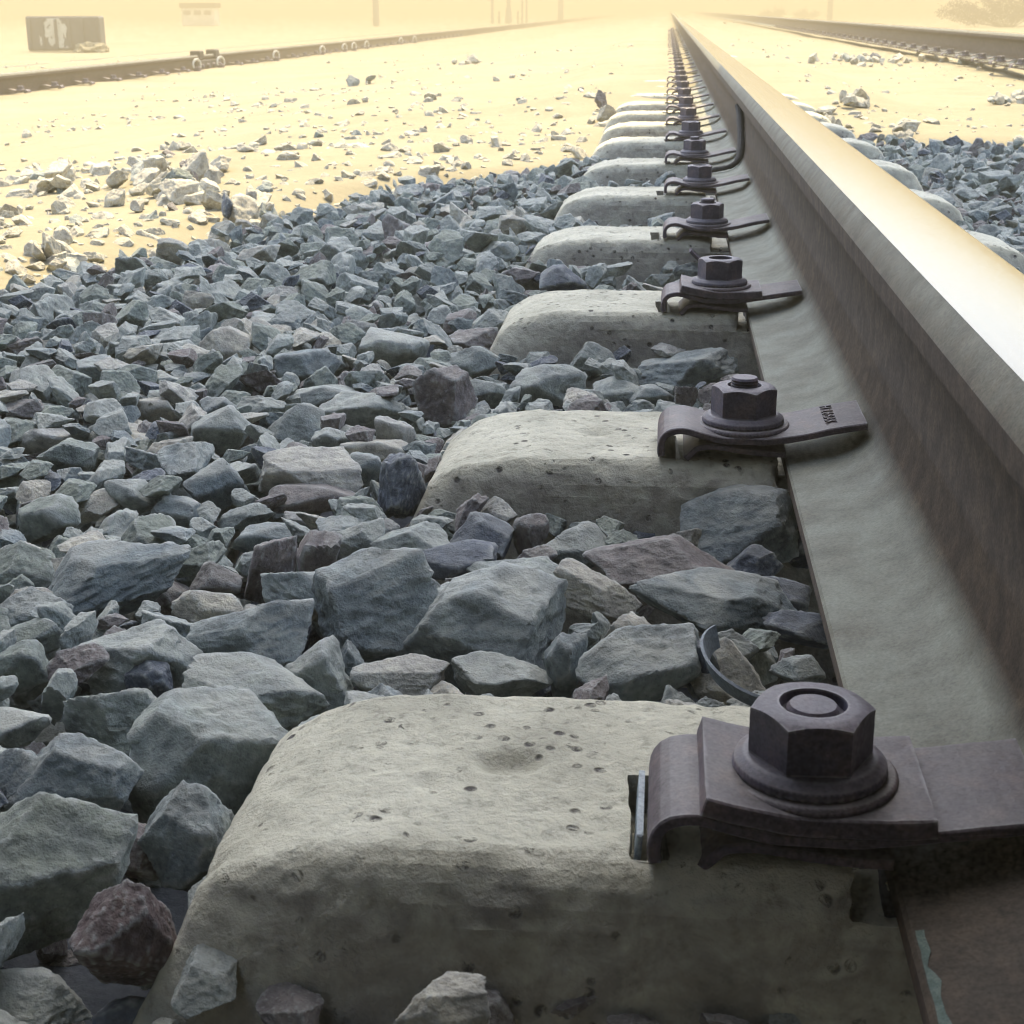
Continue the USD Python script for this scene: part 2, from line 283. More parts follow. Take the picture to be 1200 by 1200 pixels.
gxx, gyy = np.arange(-2.6, 2.0, 0.04), np.arange(-0.3, 5.6, 0.04)
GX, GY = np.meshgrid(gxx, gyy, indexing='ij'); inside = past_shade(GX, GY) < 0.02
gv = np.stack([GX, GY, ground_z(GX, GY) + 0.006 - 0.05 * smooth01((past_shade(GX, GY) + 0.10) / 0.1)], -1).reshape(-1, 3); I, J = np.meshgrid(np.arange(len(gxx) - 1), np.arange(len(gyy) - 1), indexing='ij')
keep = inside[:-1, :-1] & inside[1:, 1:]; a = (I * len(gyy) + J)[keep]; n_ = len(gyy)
plain('grit', (0.07, 0.08, 0.09), (0.13, 0.14, 0.145), 160.0, 0.95, 0.004)  # dark sheet ending at the shade edge, gap shade put into its colour
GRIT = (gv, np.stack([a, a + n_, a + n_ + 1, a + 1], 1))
# ------------------------------------------------------------------ unseen roof shaped to shade the near track (out of the picture, above and behind)
H_ROOF = 8.0
shift = SUN[:2] / SUN[2] * H_ROOF
cB, cA = SHADE[2] + shift, SHADE[3] + shift
dl = (SHADE[1] - SHADE[2]) / np.linalg.norm(SHADE[1] - SHADE[2]); dr = (SHADE[5] - SHADE[3]) / np.linalg.norm(SHADE[5] - SHADE[3])
RW, RL = 2.7, 6.4
roof_xy = Polygon([cB, cA, cA + dr * RW, cA + dr * RW + dl * RL, cB + dl * (RL - 0.8)])
shed = thing('canopy', 'unseen high steel roof shaped to cast the shade over the near ballast and rail', 'canopy')
rm = trimesh.creation.extrude_polygon(roof_xy, 0.06, engine='earcut'); rm.apply_translation([0, 0, H_ROOF])
obj('roof', rm, 'roof_sheet', shed, smooth=False)
for s_ in np.linspace(0.04, 0.96, 4):
    p1 = cA + dr * (RW - 0.1) + dl * RL * s_; p0 = p1 - dr * (RW - 0.3 + (0.9 if s_ > 0.3 else 0.0))
    obj('rafter', tube([(*p0, H_ROOF - 0.12), (*((p0 + p1) / 2), H_ROOF - 0.12), (*p1, H_ROOF - 0.12)], 0.09, 6), 'grey_metal', shed)
    p = p1 - dr * 0.12
    obj('post', cbox(p[0] - 0.08, p[0] + 0.08, p[1] - 0.08, p[1] + 0.08, -0.35, H_ROOF - 0.2, 0.01), 'grey_metal', shed)
def wall(pa, pb, z0, z1, t=0.12):
    d = (pb - pa) / np.linalg.norm(pb - pa); nrm = np.array([-d[1], d[0]]) * t / 2
    m = trimesh.creation.extrude_polygon(Polygon([pa + nrm, pb + nrm, pb - nrm, pa - nrm]), z1 - z0, engine='earcut'); m.apply_translation([0, 0, z0]); return m
hut = thing('lineside_wall', 'unseen dark wall added on the left to block light near the viewpoint', 'wall')
obj('wall', wall(np.array([-1.9, -8.0]), np.array([-1.9, 1.9]), -0.35, 3.6), 'shed_wall', hut, smooth=False)  # added blocker, darkens the near ground from the left
# an unseen wagon added right behind (and partly above) the viewpoint to darken the foreground
WY = 0.60
wag = thing('goods_wagon', 'unseen dark wagon added just behind the viewpoint to block sky light', 'wagon', (0.9, WY, 0.18))
obj('body', cbox(-1.5, 1.5, -11, 0, 0.95, 3.4, 0.03), 'shed_wall', wag)
obj('underframe', cbox(-1.3, 1.3, -11, -0.02, 0.72, 0.948, 0.01), 'shed_wall', wag)
obj('buffer_beam', cbox(-1.4, 1.4, 0.0, 0.08, 0.70, 1.02, 0.01), 'shed_wall', wag)
for q in (-0.88, 0.88):
    bf = trimesh.creation.cylinder(0.09, 0.32, sections=24); bf.apply_transform(trimesh.transformations.rotation_matrix(math.pi / 2, [1, 0, 0])); bf.apply_translation([q, 0.24, 0.86]); obj('buffer', bf, 'shed_wall', wag)
for yy in (-1.9, -3.7, -7.6, -9.4):
    w_ = []
    for q in (-0.9, 0.9):
        wh = trimesh.creation.cylinder(0.46, 0.13, sections=40); wh.apply_transform(trimesh.transformations.rotation_matrix(math.pi / 2, [0, 1, 0])); wh.apply_translation([q, yy, 0.46]); w_.append(wh)
    ax_ = trimesh.creation.cylinder(0.08, 1.8, sections=16); ax_.apply_transform(trimesh.transformations.rotation_matrix(math.pi / 2, [0, 1, 0])); ax_.apply_translation([0, yy, 0.46])
    obj('wheelset', cat(w_ + [ax_]), 'shed_wall', wag)

# ------------------------------------------------------------------ rails
half = [(0.0745, 0.0), (0.0752, 0.0015), (0.0752, 0.0095), (0.0738, 0.0112), (0.060, 0.0140), (0.046, 0.0172), (0.034, 0.0212), (0.026, 0.0258), (0.0190, 0.0325), (0.0140, 0.0420), (0.0110, 0.0540), (0.0095, 0.070),
        (0.0090, 0.090), (0.0093, 0.106), (0.0108, 0.120), (0.0150, 0.1325), (0.022, 0.1395), (0.0320, 0.1450), (0.0348, 0.1472), (0.0356, 0.1500), (0.0367, 0.1625), (0.0347, 0.1662), (0.0312, 0.1718), (0.0270, 0.1768)]
top = [(0.0265, 0.1772), (0.018, 0.1790), (0.0, 0.1800)]
def sweep_y(prof, ys, closed):
    prof = np.array(prof); n = len(prof)
    v = np.vstack([np.column_stack([prof[:, 0], np.full(n, y), prof[:, 1]]) for y in ys]); f = []
    for i in range(len(ys) - 1):
        for k in range(n if closed else n - 1):
            a, b = i * n + k, i * n + (k + 1) % n
            f += [(a, b + n, b), (a, a + n, b + n)]
    return trimesh.Trimesh(v, f, process=False)
def rail(x, z, y0, y1, label, group):
    t = thing('rail', label, 'rail', (x, 0, z), group)
    ys = np.concatenate([np.linspace(y0, 6, 12), np.geomspace(6.5, y1, 14)]) if y0 < 3 else np.geomspace(y0, y1, 14)
    body = half + [(-a, b) for a, b in half[::-1]]
    # the worn top is a strip of its own: the body stops at its edges
    prof = [(-a, b) for a, b in half[::-1]][::-1]                  # left side from the foot up
    loop = [(a, b) for a, b in half] + [(-a, b) for a, b in half[::-1]]
    m = sweep_y(loop, ys, True)
    if m.face_normals[:, 0][np.argmax(np.abs(m.face_normals[:, 0]))] == 0: pass
    m.fix_normals()
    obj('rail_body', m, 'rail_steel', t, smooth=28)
    strip = [(-0.0271, 0.17695), (-0.022, 0.1783), (-0.012, 0.1795), (0.0, 0.1800), (0.012, 0.1795), (0.022, 0.1783), (0.0271, 0.17695)]
    s = sweep_y(strip, ys, False)
    if s.face_normals[:, 2].mean() < 0: s.invert()
    obj('running_surface', s, 'head_shine', t, smooth=True)
    return t
main_rail = rail(0, 0, -1.2, 150, 'large near rail with bright worn top and dusty foot, running from bottom right', None)
rail(1.80, 0, -1.2, 150, 'rusty rail at the upper right, partner of the near rail across the pale gap', None)
LX1, LX2, LZ = -4.68, -6.90, -0.265
rail(LX1, LZ, 1.5, 140, 'brown rail at the upper left, nearer one of the neighbouring track', None)
rail(LX2, LZ - 0.135, 1.5, 140, 'thin dark rail farthest left, the outer one of the neighbouring track', None)
# pale green streak along the foot edge nearest the camera
pp = []
ys = np.linspace(0.30, 0.462, 40)
for i, y in enumerate(ys):
    w0 = 0.0006 + 0.0012 * meshkit.noise(np.array([[y * 160, 0, 0]]), 1)[0]; w1 = 0.0016 + 0.0036 * meshkit.noise(np.array([[y * 120, 5, 0]]), 2)[0]
    pp.append([(-0.0737 + w0 * 0.5, y, 0.0117 + w0 * 0.1), (-0.0737 + w1, y, 0.01165 + w1 * 0.21)])
v = np.array(pp).reshape(-1, 3); f = []
for i in range(len(ys) - 1): a = 2 * i; f += [(a, a + 1, a + 3), (a, a + 3, a + 2)]
pm = trimesh.Trimesh(v, f, process=False)
if pm.face_normals[:, 2].mean() < 0: pm.invert()
o = obj('paint_streak', pm, 'pale_paint', main_rail, smooth=True); tag(o, 'thin pale green streak along the foot edge')

# ------------------------------------------------------------------ sleepers
PITCH_S, SY0, BY0 = 0.5373, 0.563, 0.524
ZT = 0.0155
def sleeper_mesh(seed, fine):
    r = np.random.default_rng(seed)
    pts = []
    for sx in (-1, 1):
        for sy in (-1, 1):
            for a in np.linspace(0, math.pi / 2, 7):               # round the top edges
                for b in np.linspace(0, math.pi / 2, 7):
                    ex, ey, ez = math.cos(a) * math.cos(b), math.cos(a) * math.sin(b), math.sin(a)
                    pts.append((sx * (0.256 + 0.084 * ex), sy * (0.064 + 0.018 * ey), ZT - 0.034 + 0.034 * ez))
            pts += [(sx * 0.380, sy * 0.100, -0.10), (sx * 0.412, sy * 0.118, -0.20), (sx * 0.412, sy * 0.105, -0.22)]
    hull = to_man(trimesh.convex.convex_hull(np.array(pts)))
    seat = m3d.Manifold.cube([0.176, 0.4, 0.2], True).translate([0, 0, -0.001 + 0.1])
    groove = m3d.Manifold.cube([0.013, 0.062, 0.04], True).rotate([0, 0, 3]).translate([-0.1655, BY0 - SY0 + 0.004, 0.018])
    groove2 = m3d.Manifold.cube([0.022, 0.098, 0.06], True).translate([0.1665, BY0 - SY0 + 0.004, 0.018])
    man = (hull - seat - groove - groove2)
    m = to_tm(man.refine_to_length(fine))
    v = np.array(m.vertices); nrm = np.array(m.vertex_normals)
    P = v + seed * 3.1
    d = (meshkit.fbm(P * 22, 3, seed) - 0.5) * 0.0030 + (meshkit.fbm(P * 110, 3, seed + 5) - 0.5) * 0.0024
    # chipped arrises where the seat and the top edges are
    edge = np.exp(-((np.abs(v[:, 0]) - 0.088) / 0.010) ** 2) * (v[:, 2] > -0.02)
    d -= edge * 0.005 * smooth01((meshkit.fbm(P * 45, 3, seed + 9) - 0.42) / 0.25)
    front = np.exp(-((np.abs(v[:, 1]) - 0.066) / 0.014) ** 2) * (v[:, 2] > ZT - 0.025)
    d -= front * 0.0025 * smooth01((meshkit.fbm(P * 40, 4, seed + 19) - 0.45) / 0.3)
    # pock marks
    for k in range(130):
        c = np.array([r.uniform(-0.33, -0.09), r.uniform(-0.10, 0.10), 0.0]); rad = r.choice([0.0022, 0.003, 0.004, 0.0055], p=[0.45, 0.3, 0.18, 0.07])
        if k % 2: c[2] = ZT
        else: c[2] = r.uniform(-0.09, -0.002); c[1] = -0.081 - 0.18 * max(0.0, -0.012 - c[2])
        q = np.linalg.norm((v - c) * (1, 1, 0.6 if k % 2 else 1), axis=1) / rad
        d -= 0.24 * rad * np.exp(-q ** 2)
    # the shallow lifting dimple
    for sx, cx in ((-1, -0.222),):
        q = np.hypot((v[:, 0] - cx) / 0.0125, (v[:, 1] - 0.002) / 0.0095)
        d -= np.where(v[:, 2] > -0.01, 0.0055 * np.exp(-q ** 4), 0)
    m.vertices = v + nrm * d[:, None]
    return m
N_SL = 44
ords = ['first', 'second', 'third', 'fourth', 'fifth', 'sixth', 'seventh', 'eighth', 'ninth', 'tenth']
sl_labels = ['pitted pale concrete sleeper nearest the camera with a round dimple', 'second concrete sleeper from the camera, big loose stone on its near side by the rail',
             'third concrete sleeper from the camera, rounded end above grey ballast', 'fourth concrete sleeper from the camera with a thin twig at its face',
             'fifth concrete sleeper from the camera, still in the shade', 'sixth concrete sleeper from the camera, last one in the shade',
             'seventh concrete sleeper from the camera, first one in full sun', 'eighth concrete sleeper from the camera, sunlit, with dark stone by its end']
protos = []
for k in range(N_SL):
    ur = np.random.default_rng(50 + k); loc = (0, SY0 + k * PITCH_S, 0) if k == 0 else (ur.uniform(-0.010, 0.010), SY0 + k * PITCH_S + ur.uniform(-0.004, 0.004), ur.uniform(-0.004, 0.001))
    lab = sl_labels[k] if k < 8 else 'sunlit concrete sleeper far along the near rail'
    grp = 'concrete sleepers under the near rail' if k < 8 else 'far sunlit sleepers under the near rail'
    if k < 6:
        s = thing('sleeper', lab, 'sleeper', loc, grp)
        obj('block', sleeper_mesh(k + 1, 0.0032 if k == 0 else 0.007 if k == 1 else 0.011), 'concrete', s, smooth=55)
        obj('rail_pad', cbox(-0.078, 0.078, -0.07, 0.07, -0.0045, -0.0012, 0.001), 'black_rubber', s)
        protos.append(s)
    else:
        dup(protos[2 + k % 4], loc, lab, grp)

# ------------------------------------------------------------------ fastenings
def ribbon(pts, t, y0, y1, dens=40):
    pts = np.array(pts); s = np.r_[0, np.cumsum(np.linalg.norm(np.diff(pts, axis=0), axis=1))]
    from scipy.interpolate import PchipInterpolator
    u = np.linspace(0, s[-1], dens); q = np.column_stack([PchipInterpolator(s, pts[:, i])(u) for i in (0, 1)])
    return slab(LineString(q).buffer(t / 2, cap_style=2, join_style=1, quad_segs=2), y0, y1)
def slab(poly, y0, y1, b=0.0008):
    """a polygon of the x-z plane pulled along y, with small bevels round both ends"""
    c = np.array(trimesh.path.polygons.orient(poly) if False else poly.exterior.coords)[:-1]
    if poly.exterior.is_ccw is False: c = c[::-1]
    e = np.roll(c, -1, 0) - c; e /= np.linalg.norm(e, axis=1)[:, None] + 1e-12; nr = np.column_stack([-e[:, 1], e[:, 0]]); nv = nr + np.roll(nr, 1, 0)
    nv /= np.maximum(np.linalg.norm(nv, axis=1)[:, None], 0.5)
    inn = c + nv * b; n = len(c)
    rings = [(inn, y0), (c, y0 + b), (c, y1 - b), (inn, y1)]
    v = np.vstack([np.column_stack([r[:, 0], np.full(n, y), r[:, 1]]) for r, y in rings]); f = []
    for i in range(3):
        for k in range(n): p, q_ = i * n + k, i * n + (k + 1) % n; f += [(p, q_, q_ + n), (p, q_ + n, p + n)]
    tv, tf = trimesh.creation.triangulate_polygon(Polygon(inn), engine='earcut')
    from scipy.spatial import cKDTree
    ix = cKDTree(inn).query(tv)[1]; f += [(ix[x], ix[y], ix[z]) for x, y, z in tf] + [(ix[x] + 3 * n, ix[z] + 3 * n, ix[y] + 3 * n) for x, y, z in tf]
    m = trimesh.Trimesh(v, f, process=False); m.fix_normals(); return m
def bevelled(m, grow=0.0008):
    return m
def revolve(prof, n=40): return trimesh.creation.revolve(np.array(prof), sections=n)
def hex_nut(af, h, bore, bore_depth, rot):
    hexa = m3d.CrossSection([[(af / math.sqrt(3) * math.cos(math.radians(60 * i + rot)), af / math.sqrt(3) * math.sin(math.radians(60 * i + rot))) for i in range(6)]])
    a = m3d.Manifold.extrude(hexa, h)
    c = m3d.Manifold.revolve(m3d.CrossSection([[(0, -0.001), (af * 0.63, -0.001), (af * 0.63, h * 0.80), (af * 0.575, h * 0.89), (af * 0.50, h * 0.965), (af * 0.43, h), (0, h)]]), 48)
    n = a ^ c
    if bore: n = n - m3d.Manifold.cylinder(bore_depth + 0.01, bore, bore * 1.08, 32).translate([0, 0, h - bore_depth])
    return to_tm(n)
def wear(m, amp, freq, seed):
    m = m.copy(); v = np.array(m.vertices); m.merge_vertices(); v = np.array(m.vertices)
    m.vertices = v + np.array(m.vertex_normals) * ((meshkit.fbm(v * freq, 3, seed) - 0.5) * amp)[:, None]
    return m
def pitted(m, seed, step=0.0021, amp=0.0005):
    """fine mesh with corroded relief; paler, rubbed edges follow from its shape"""
    m = m.copy(); m.merge_vertices(); q = to_tm(to_man(m).refine_to_length(step)); v = np.array(q.vertices)
    if len(v) == 0: return m
    d = (meshkit.fbm(v * 260 + seed, 3, seed) - 0.5) * amp + (meshkit.fbm(v * 90 + seed, 3, seed + 1) - 0.5) * amp
    q.vertices = v + np.array(q.vertex_normals) * d[:, None]; q.metadata['wear'] = True
    return q
def fastening(name, label, loc, group, cover, bolt, hi=True, rot=10, stamp=False, liner=False, n=40, tongue=0.083):
    t = thing(name, label, 'rail clip', loc, group)                # origin: bolt axis at rail foot level
    hw = 0.033
    upper = [(tongue, 0.0375 if cover else 0.0400), (0.060, 0.0340 if cover else 0.0358), (0.035, 0.0300), (0.010, 0.0272), (-0.012, 0.0274), (-0.030, 0.0308), (-0.0430, 0.0338), (-0.0510, 0.0325), (-0.0562, 0.0280), (-0.0578, 0.0210), (-0.0570, 0.0150)]
    lower = [(-0.0400, 0.0128), (-0.0365, 0.0165), (-0.0310, 0.0212), (-0.0220, 0.0222), (0.000, 0.0195), (0.020, 0.0180), (0.0290, 0.0178)]
    plate = ribbon(upper, 0.0048, -hw, hw, 48 if hi else 16)
    obj('spring_plate', pitted(plate, 1) if hi else plate, 'clip_iron', t)
    obj('lower_leaf', ribbon(lower, 0.0042, -hw + 0.002, hw - 0.002, 30 if hi else 10), 'clip_iron', t)
    zt = 0.0296
    if cover:
        zt = 0.0366
        cp = ribbon([(-0.0405, 0.0400), (-0.025, 0.0365), (0.0, 0.0332), (0.022, 0.0335), (0.0425, 0.0350)], 0.0078, -hw - 0.001, hw + 0.001, 24 if hi else 8)
        obj('cover_plate', pitted(cp, 3) if hi else cp, 'clip_iron', t)
    w1 = revolve([(0.0, 0), (0.0318, 0), (0.0330, 0.0012), (0.0330, 0.0042), (0.0316, 0.0055), (0.0, 0.0055)], n); w1.apply_translation([0, 0, zt - 0.0018]); obj('washer', pitted(w1, 4, 0.0016, 0.0003) if hi else w1, 'clip_iron', t, smooth=50)
    w2 = revolve([(0.0, 0), (0.0285, 0), (0.0290, 0.0010), (0.0284, 0.0038), (0.0245, 0.0062), (0.0, 0.0062)], n); w2.apply_translation([0, 0, zt + 0.0039]); obj('collar', pitted(w2, 5, 0.0016, 0.0003) if hi else w2, 'nut_iron', t, smooth=50)
    zn = zt + 0.0098
    nh = 0.0206
    nut = hex_nut(0.0402, nh, 0.0118 if bolt != 'flush' else 0.0124, 0.016 if bolt == 'hollow' else 0.0045, rot)
    nut = pitted(nut, 7, 0.0013, 0.00035) if hi else nut; nut.apply_translation([0, 0, zn]); obj('nut', nut, 'nut_iron', t, smooth=30 if hi else 22)
    bt = {'flush': 0.0201, 'proud': 0.0263, 'hollow': 0.0085}[bolt]
    thr = [(0.0098 - 0.0009 * (i % 2), bt - 0.0115 + 0.0010 * i) for i in range(11)] if bolt == 'proud' else [(0.0098, bt - 0.0015)]
    b = revolve([(0, 0), (0.0098, 0), *thr, (0.0086, bt), (0.0040, bt + 0.0003), (0, bt - 0.0004)], n); b.apply_translation([0, 0, zn]); obj('bolt', b, 'nut_iron', t)
    if stamp:
        tm = meshkit.text_mesh('H 168AK', 0.0080, 0.0008, bold=False)
        tm.apply_transform(trimesh.transformations.rotation_matrix(math.radians(-90), [0, 0, 1]))
        tm.apply_transform(trimesh.transformations.rotation_matrix(math.radians(-9), [0, 1, 0]))
        tm.apply_translation([0.056, 0.027, 0.0379]); o = obj('stamped_lettering', tm, 'clip_iron', t, smooth=False); tag(o, 'stamped characters on the plate')
    if liner:
        ln = ribbon([(-0.0640, -0.006), (-0.0636, 0.008), (-0.0628, 0.0205)], 0.0024, -0.022, 0.030, 12)
        o = obj('liner_strip', ln, 'bright_strip', t); tag(o, 'pale liner strip standing in the slot')
    return t
BX = -0.1050
def bl(k): return (BX, BY0 + k * PITCH_S, 0)
G1 = 'bolted clips holding the near rail'
f0 = fastening('rail_clip', 'large rusty clip in front with square cover plate and flush bolt', bl(0), G1, True, 'flush', rot=3, liner=True)
f1 = fastening('rail_clip', 'rusty curled clip with stamped marks and bolt end standing proud', bl(1), G1, False, 'proud', rot=-11, stamp=True)
f2 = fastening('rail_clip', 'third clip from the camera with cover plate and hollow nut', bl(2), G1, True, 'hollow', rot=-10)
f3 = fastening('rail_clip', 'fourth clip from the camera, curled, small strip of metal below it', bl(3), G1, False, 'proud', rot=12)
f4 = fastening('rail_clip', 'fifth clip from the camera, shaded, beside the foot of the black cable', bl(4), G1, False, 'hollow', rot=25)
dup(f3, bl(5), 'sixth clip from the camera, last one in the shade', G1)
low = fastening('rail_clip', 'seventh clip from the camera, first one in the sun', bl(6), G1, False, 'flush', hi=False, n=14, rot=16)
dup(low, bl(7), 'eighth clip from the camera, sunlit, level with the dark stone by the sleeper end', G1)
for k in range(8, N_SL): dup(low, bl(k), 'tiny sunlit clip far along the near rail', 'far sunlit clips of the near rail')
# clips of the other rails: same fastening, seen small
for k in range(15, 52): dup(low, (1.80 + BX, BY0 + k * PITCH_S, 0.0), 'tiny clip along the rail at the upper right', 'clips of the upper right rail')
# fastenings of the neighbouring track: nuts on stub plates, and round spring clips
def spring_clip(label, loc, group):
    t = thing('spring_clip', label, 'rail clip', loc, group)
    th = np.linspace(-0.15 * math.pi, 1.15 * math.pi, 22)
    loop = np.column_stack([np.full(22, 0) + 0.02 * np.cos(th), 0.055 * np.cos(th), 0.065 + 0.052 * np.sin(th)])
    obj('spring_loop', tube(loop, 0.0105, 8), 'worn_metal', t)
    obj('shoulder', cbox(-0.03, 0.03, -0.03, 0.03, 0.0, 0.05, 0.006), 'clip_iron', t)
    obj('foot_plate', cbox(-0.07, 0.06, -0.06, 0.06, -0.012, 0.012, 0.004), 'clip_iron', t)
    return t
spring_at = {(231, 80), (259, 80), (324, 72), (378, 63), (404, 59), (415, 58), (430, 56), (470, 51), (486, 49)}
sy = []
sp0 = None
for (u, v) in sorted(spring_at):
    p = at(u, v, LZ + 0.02); y = p[1] * (LX1 - 0.13 + 0.1656 * 0) / p[0] if False else p[1]
    d = (p - EYE); y = EYE[1] + d[1] * (LX1 + 0.105 - EYE[0]) / d[0]; sy.append(y)
    lab = {231: 'left of the two pale round spring clips by the rail joint', 259: 'right of the two pale round spring clips by the rail joint', 324: 'pale round spring clip alone, right of the rail joint on the left track'}.get(u, 'small pale round spring clip far along the left track')
    grp = 'round spring clips of the left track' if u < 330 else 'far round spring clips of the left track'
    if sp0 is None: sp0 = spring_clip(lab, (LX1 + 0.105, y, LZ + 0.03), grp)
    else: dup(sp0, (LX1 + 0.105, y, LZ + 0.03), lab, grp)
ly = 8.6
while ly < 34:
    if min(abs(ly - s) for s in sy) > 0.22: dup(low, (LX1 + 0.105, ly, LZ + 0.035), 'small bolted clip standing in the pale ground along the left rail', 'bolted clips of the left track', rotz=180)
    ly += 0.5373 * 1.15
# joint bars on the left rail
p = at(240, 70, LZ + 0.1); d = p - EYE; jy = d[1] * (LX1 - EYE[0]) / d[0]
fp = thing('joint_bar', 'dark joint bar bolted over the left rail between two pale spring clips', 'joint bar', (LX1, jy, LZ))
obj('bar', cbox(0.012, 0.052, -0.42, 0.42, 0.022, 0.128, 0.008), 'black_rubber', fp)
for q in (-0.3, -0.1, 0.1, 0.3):
    nn = hex_nut(0.036, 0.026, 0, 0, 0); nn.apply_transform(trimesh.transformations.rotation_matrix(math.pi / 2, [0, 1, 0])); nn.apply_translation([0.052, q, 0.075]); obj('nut', nn, 'nut_iron', fp)
bz = [0]
for q in (-0.25, 0.28):
    obj('bond_clamp', cbox(-0.05, 0.05, q - 0.07, q + 0.07, 0.13, 0.215, 0.01), 'black_rubber', fp)

# ------------------------------------------------------------------ litter by the track
cab = thing('cable', 'short black bond cable bent over the foot and web of the near rail', 'cable', (0, 0, 0))
cy_ = at(842, 199, 0.02)[1]
pts = [(-0.082, cy_ + 0.02, 0.010), (-0.074, cy_ + 0.012, 0.0175), (-0.060, cy_ + 0.005, 0.0215), (-0.045, cy_, 0.025), (-0.031, cy_ + 0.01, 0.031), (-0.0225, cy_ + 0.03, 0.042), (-0.0185, cy_ + 0.07, 0.062), (-0.0175, cy_ + 0.12, 0.088), (-0.018, cy_ + 0.17, 0.112), (-0.021, cy_ + 0.20, 0.126)]
from scipy.interpolate import CubicSpline
cs = CubicSpline(np.arange(len(pts)), np.array(pts)); cp = cs(np.linspace(0, len(pts) - 1, 60))
rr = 0.0045 + 0.003 * np.interp(np.linspace(0, 1, 60), [0, 0.45, 0.6, 1], [0, 0.2, 1, 0.9]) + 0.0012 * (meshkit.noise(np.column_stack([np.arange(60) * 0.7, np.zeros(60), np.zeros(60)]), 4) - 0.5)
obj('sheath', tube(cp, rr, 10), 'black_rubber', cab)
tw = thing('twig', 'thin bent twig leaning against the face of the fourth sleeper', 'twig')
q0, q1 = at(786, 298, -0.022), at(822, 318, -0.035); q0[1] = q1[1] = SY0 + 3 * PITCH_S - 0.115; 
obj('stem', tube([q0 + (0, 0.008, 0.0), q0 * 0.6 + q1 * 0.4 + (0, -0.002, 0.003), q1 + (0, -0.015, -0.004)], [0.0018, 0.0024, 0.0026], 6), 'dry_twig', tw)
ms = thing('metal_strip', 'dark bent metal strip under the fourth clip beside the rail foot', 'strip')
yb = BY0 + 3 * PITCH_S
obj('strap', ribbon([(-0.128, 0.006), (-0.112, -0.008), (-0.095, -0.014), (-0.082, -0.016)], 0.004, yb - 0.085, yb - 0.060, 16), 'nut_iron', ms)
# curved shard of a grey shell among the stones behind the first clip
sh = thing('curved_shard', 'pale grey curved shell fragment wedged among stones behind the first nut', 'shard')
th = np.linspace(math.radians(110), math.radians(300), 30); rad = 0.028; cz = np.linspace(0, 1, 5); gv = []
sc = at(885, 792, -0.012)
for a in th:
    for s in cz: gv.append((rad * (0.80 + 0.20 * s) * math.cos(a), rad * 1.25 * (0.80 + 0.20 * s) * math.sin(a), 0.010 * s))
gv = np.array(gv); gf = []
for i in range(29):
    for j in range(4): a = i * 5 + j; gf += [(a, a + 5, a + 6), (a, a + 6, a + 1)]
shell = trimesh.Trimesh(gv, gf, process=False); nn = np.array(shell.vertex_normals)
both = trimesh.Trimesh(np.vstack([gv, gv + nn * 0.0016]), np.vstack([np.array(gf), np.array(gf)[:, ::-1] + len(gv)] + [np.array([(a, b, b + len(gv)), (a, b + len(gv), a + len(gv))]) for a, b in
        [(i * 5, i * 5 + 5) for i in range(29)] + [(i * 5 + 9, i * 5 + 4) for i in range(29)] + [(j + 1, j) for j in range(4)] + [(145 + j, 145 + j + 1) for j in range(4)]]), process=False)
both.fix_normals()
both.apply_transform(trimesh.transformations.euler_matrix(math.radians(12), math.radians(6), math.radians(25))); both.apply_translation(sc)
obj('shell', both, 'shard_grey', sh)

# ------------------------------------------------------------------ stones
def unit_sphere(n): return trimesh.creation.icosphere(subdivisions=n)
SPH = {k: (np.array(unit_sphere(k).vertices), np.array(unit_sphere(k).faces)) for k in (2, 3, 4)}
def rock(seed, sub, nplanes=13, sharp=60, aspect=None, rough=1.0, top=None):
    """a crushed stone of about unit size: a sphere cut by planes, edges a little worn, with broken relief"""
    r = np.random.default_rng(seed); D, F = SPH[sub]
    N = r.normal(size=(nplanes, 3)); 
    for _ in range(12):                                            # spread the planes a little
        diff = N[:, None] - N[None]; dist = np.linalg.norm(diff, axis=2) + 1e-6
        N = N / np.linalg.norm(N, axis=1)[:, None] + 0.05 * (diff / dist[..., None] ** 3).sum(1) * 0.3
        N /= np.linalg.norm(N, axis=1)[:, None]
    h = r.uniform(0.58, 1.0, nplanes)
    g = np.maximum(D @ N.T, 0.02) / h
    rad = (g ** sharp).sum(1) ** (-1.0 / sharp)
    V = D * np.minimum(rad, 1.5)[:, None]
    asp = np.array(aspect) if aspect is not None else np.array([1.0, r.uniform(0.55, 0.95), r.uniform(0.30, 0.72)])
    V = (V - (V.max(0) + V.min(0)) / 2); V = V / np.abs(V).max(0) * 0.5 * asp
    nr = trimesh.Trimesh(V, F, process=False).vertex_normals
    d = (meshkit.fbm(V * 5 + seed, 3, seed) - 0.5) * 0.06 + (meshkit.fbm(V * 16 + seed, 3, seed + 2) - 0.5) * 0.05
    ridg = np.abs(meshkit.fbm(V * np.array([3, 3, 9]) + seed * 2, 3, seed + 3) - 0.5)
    d += (ridg - 0.12) * 0.06
    return V + nr * (d * rough)[:, None], F

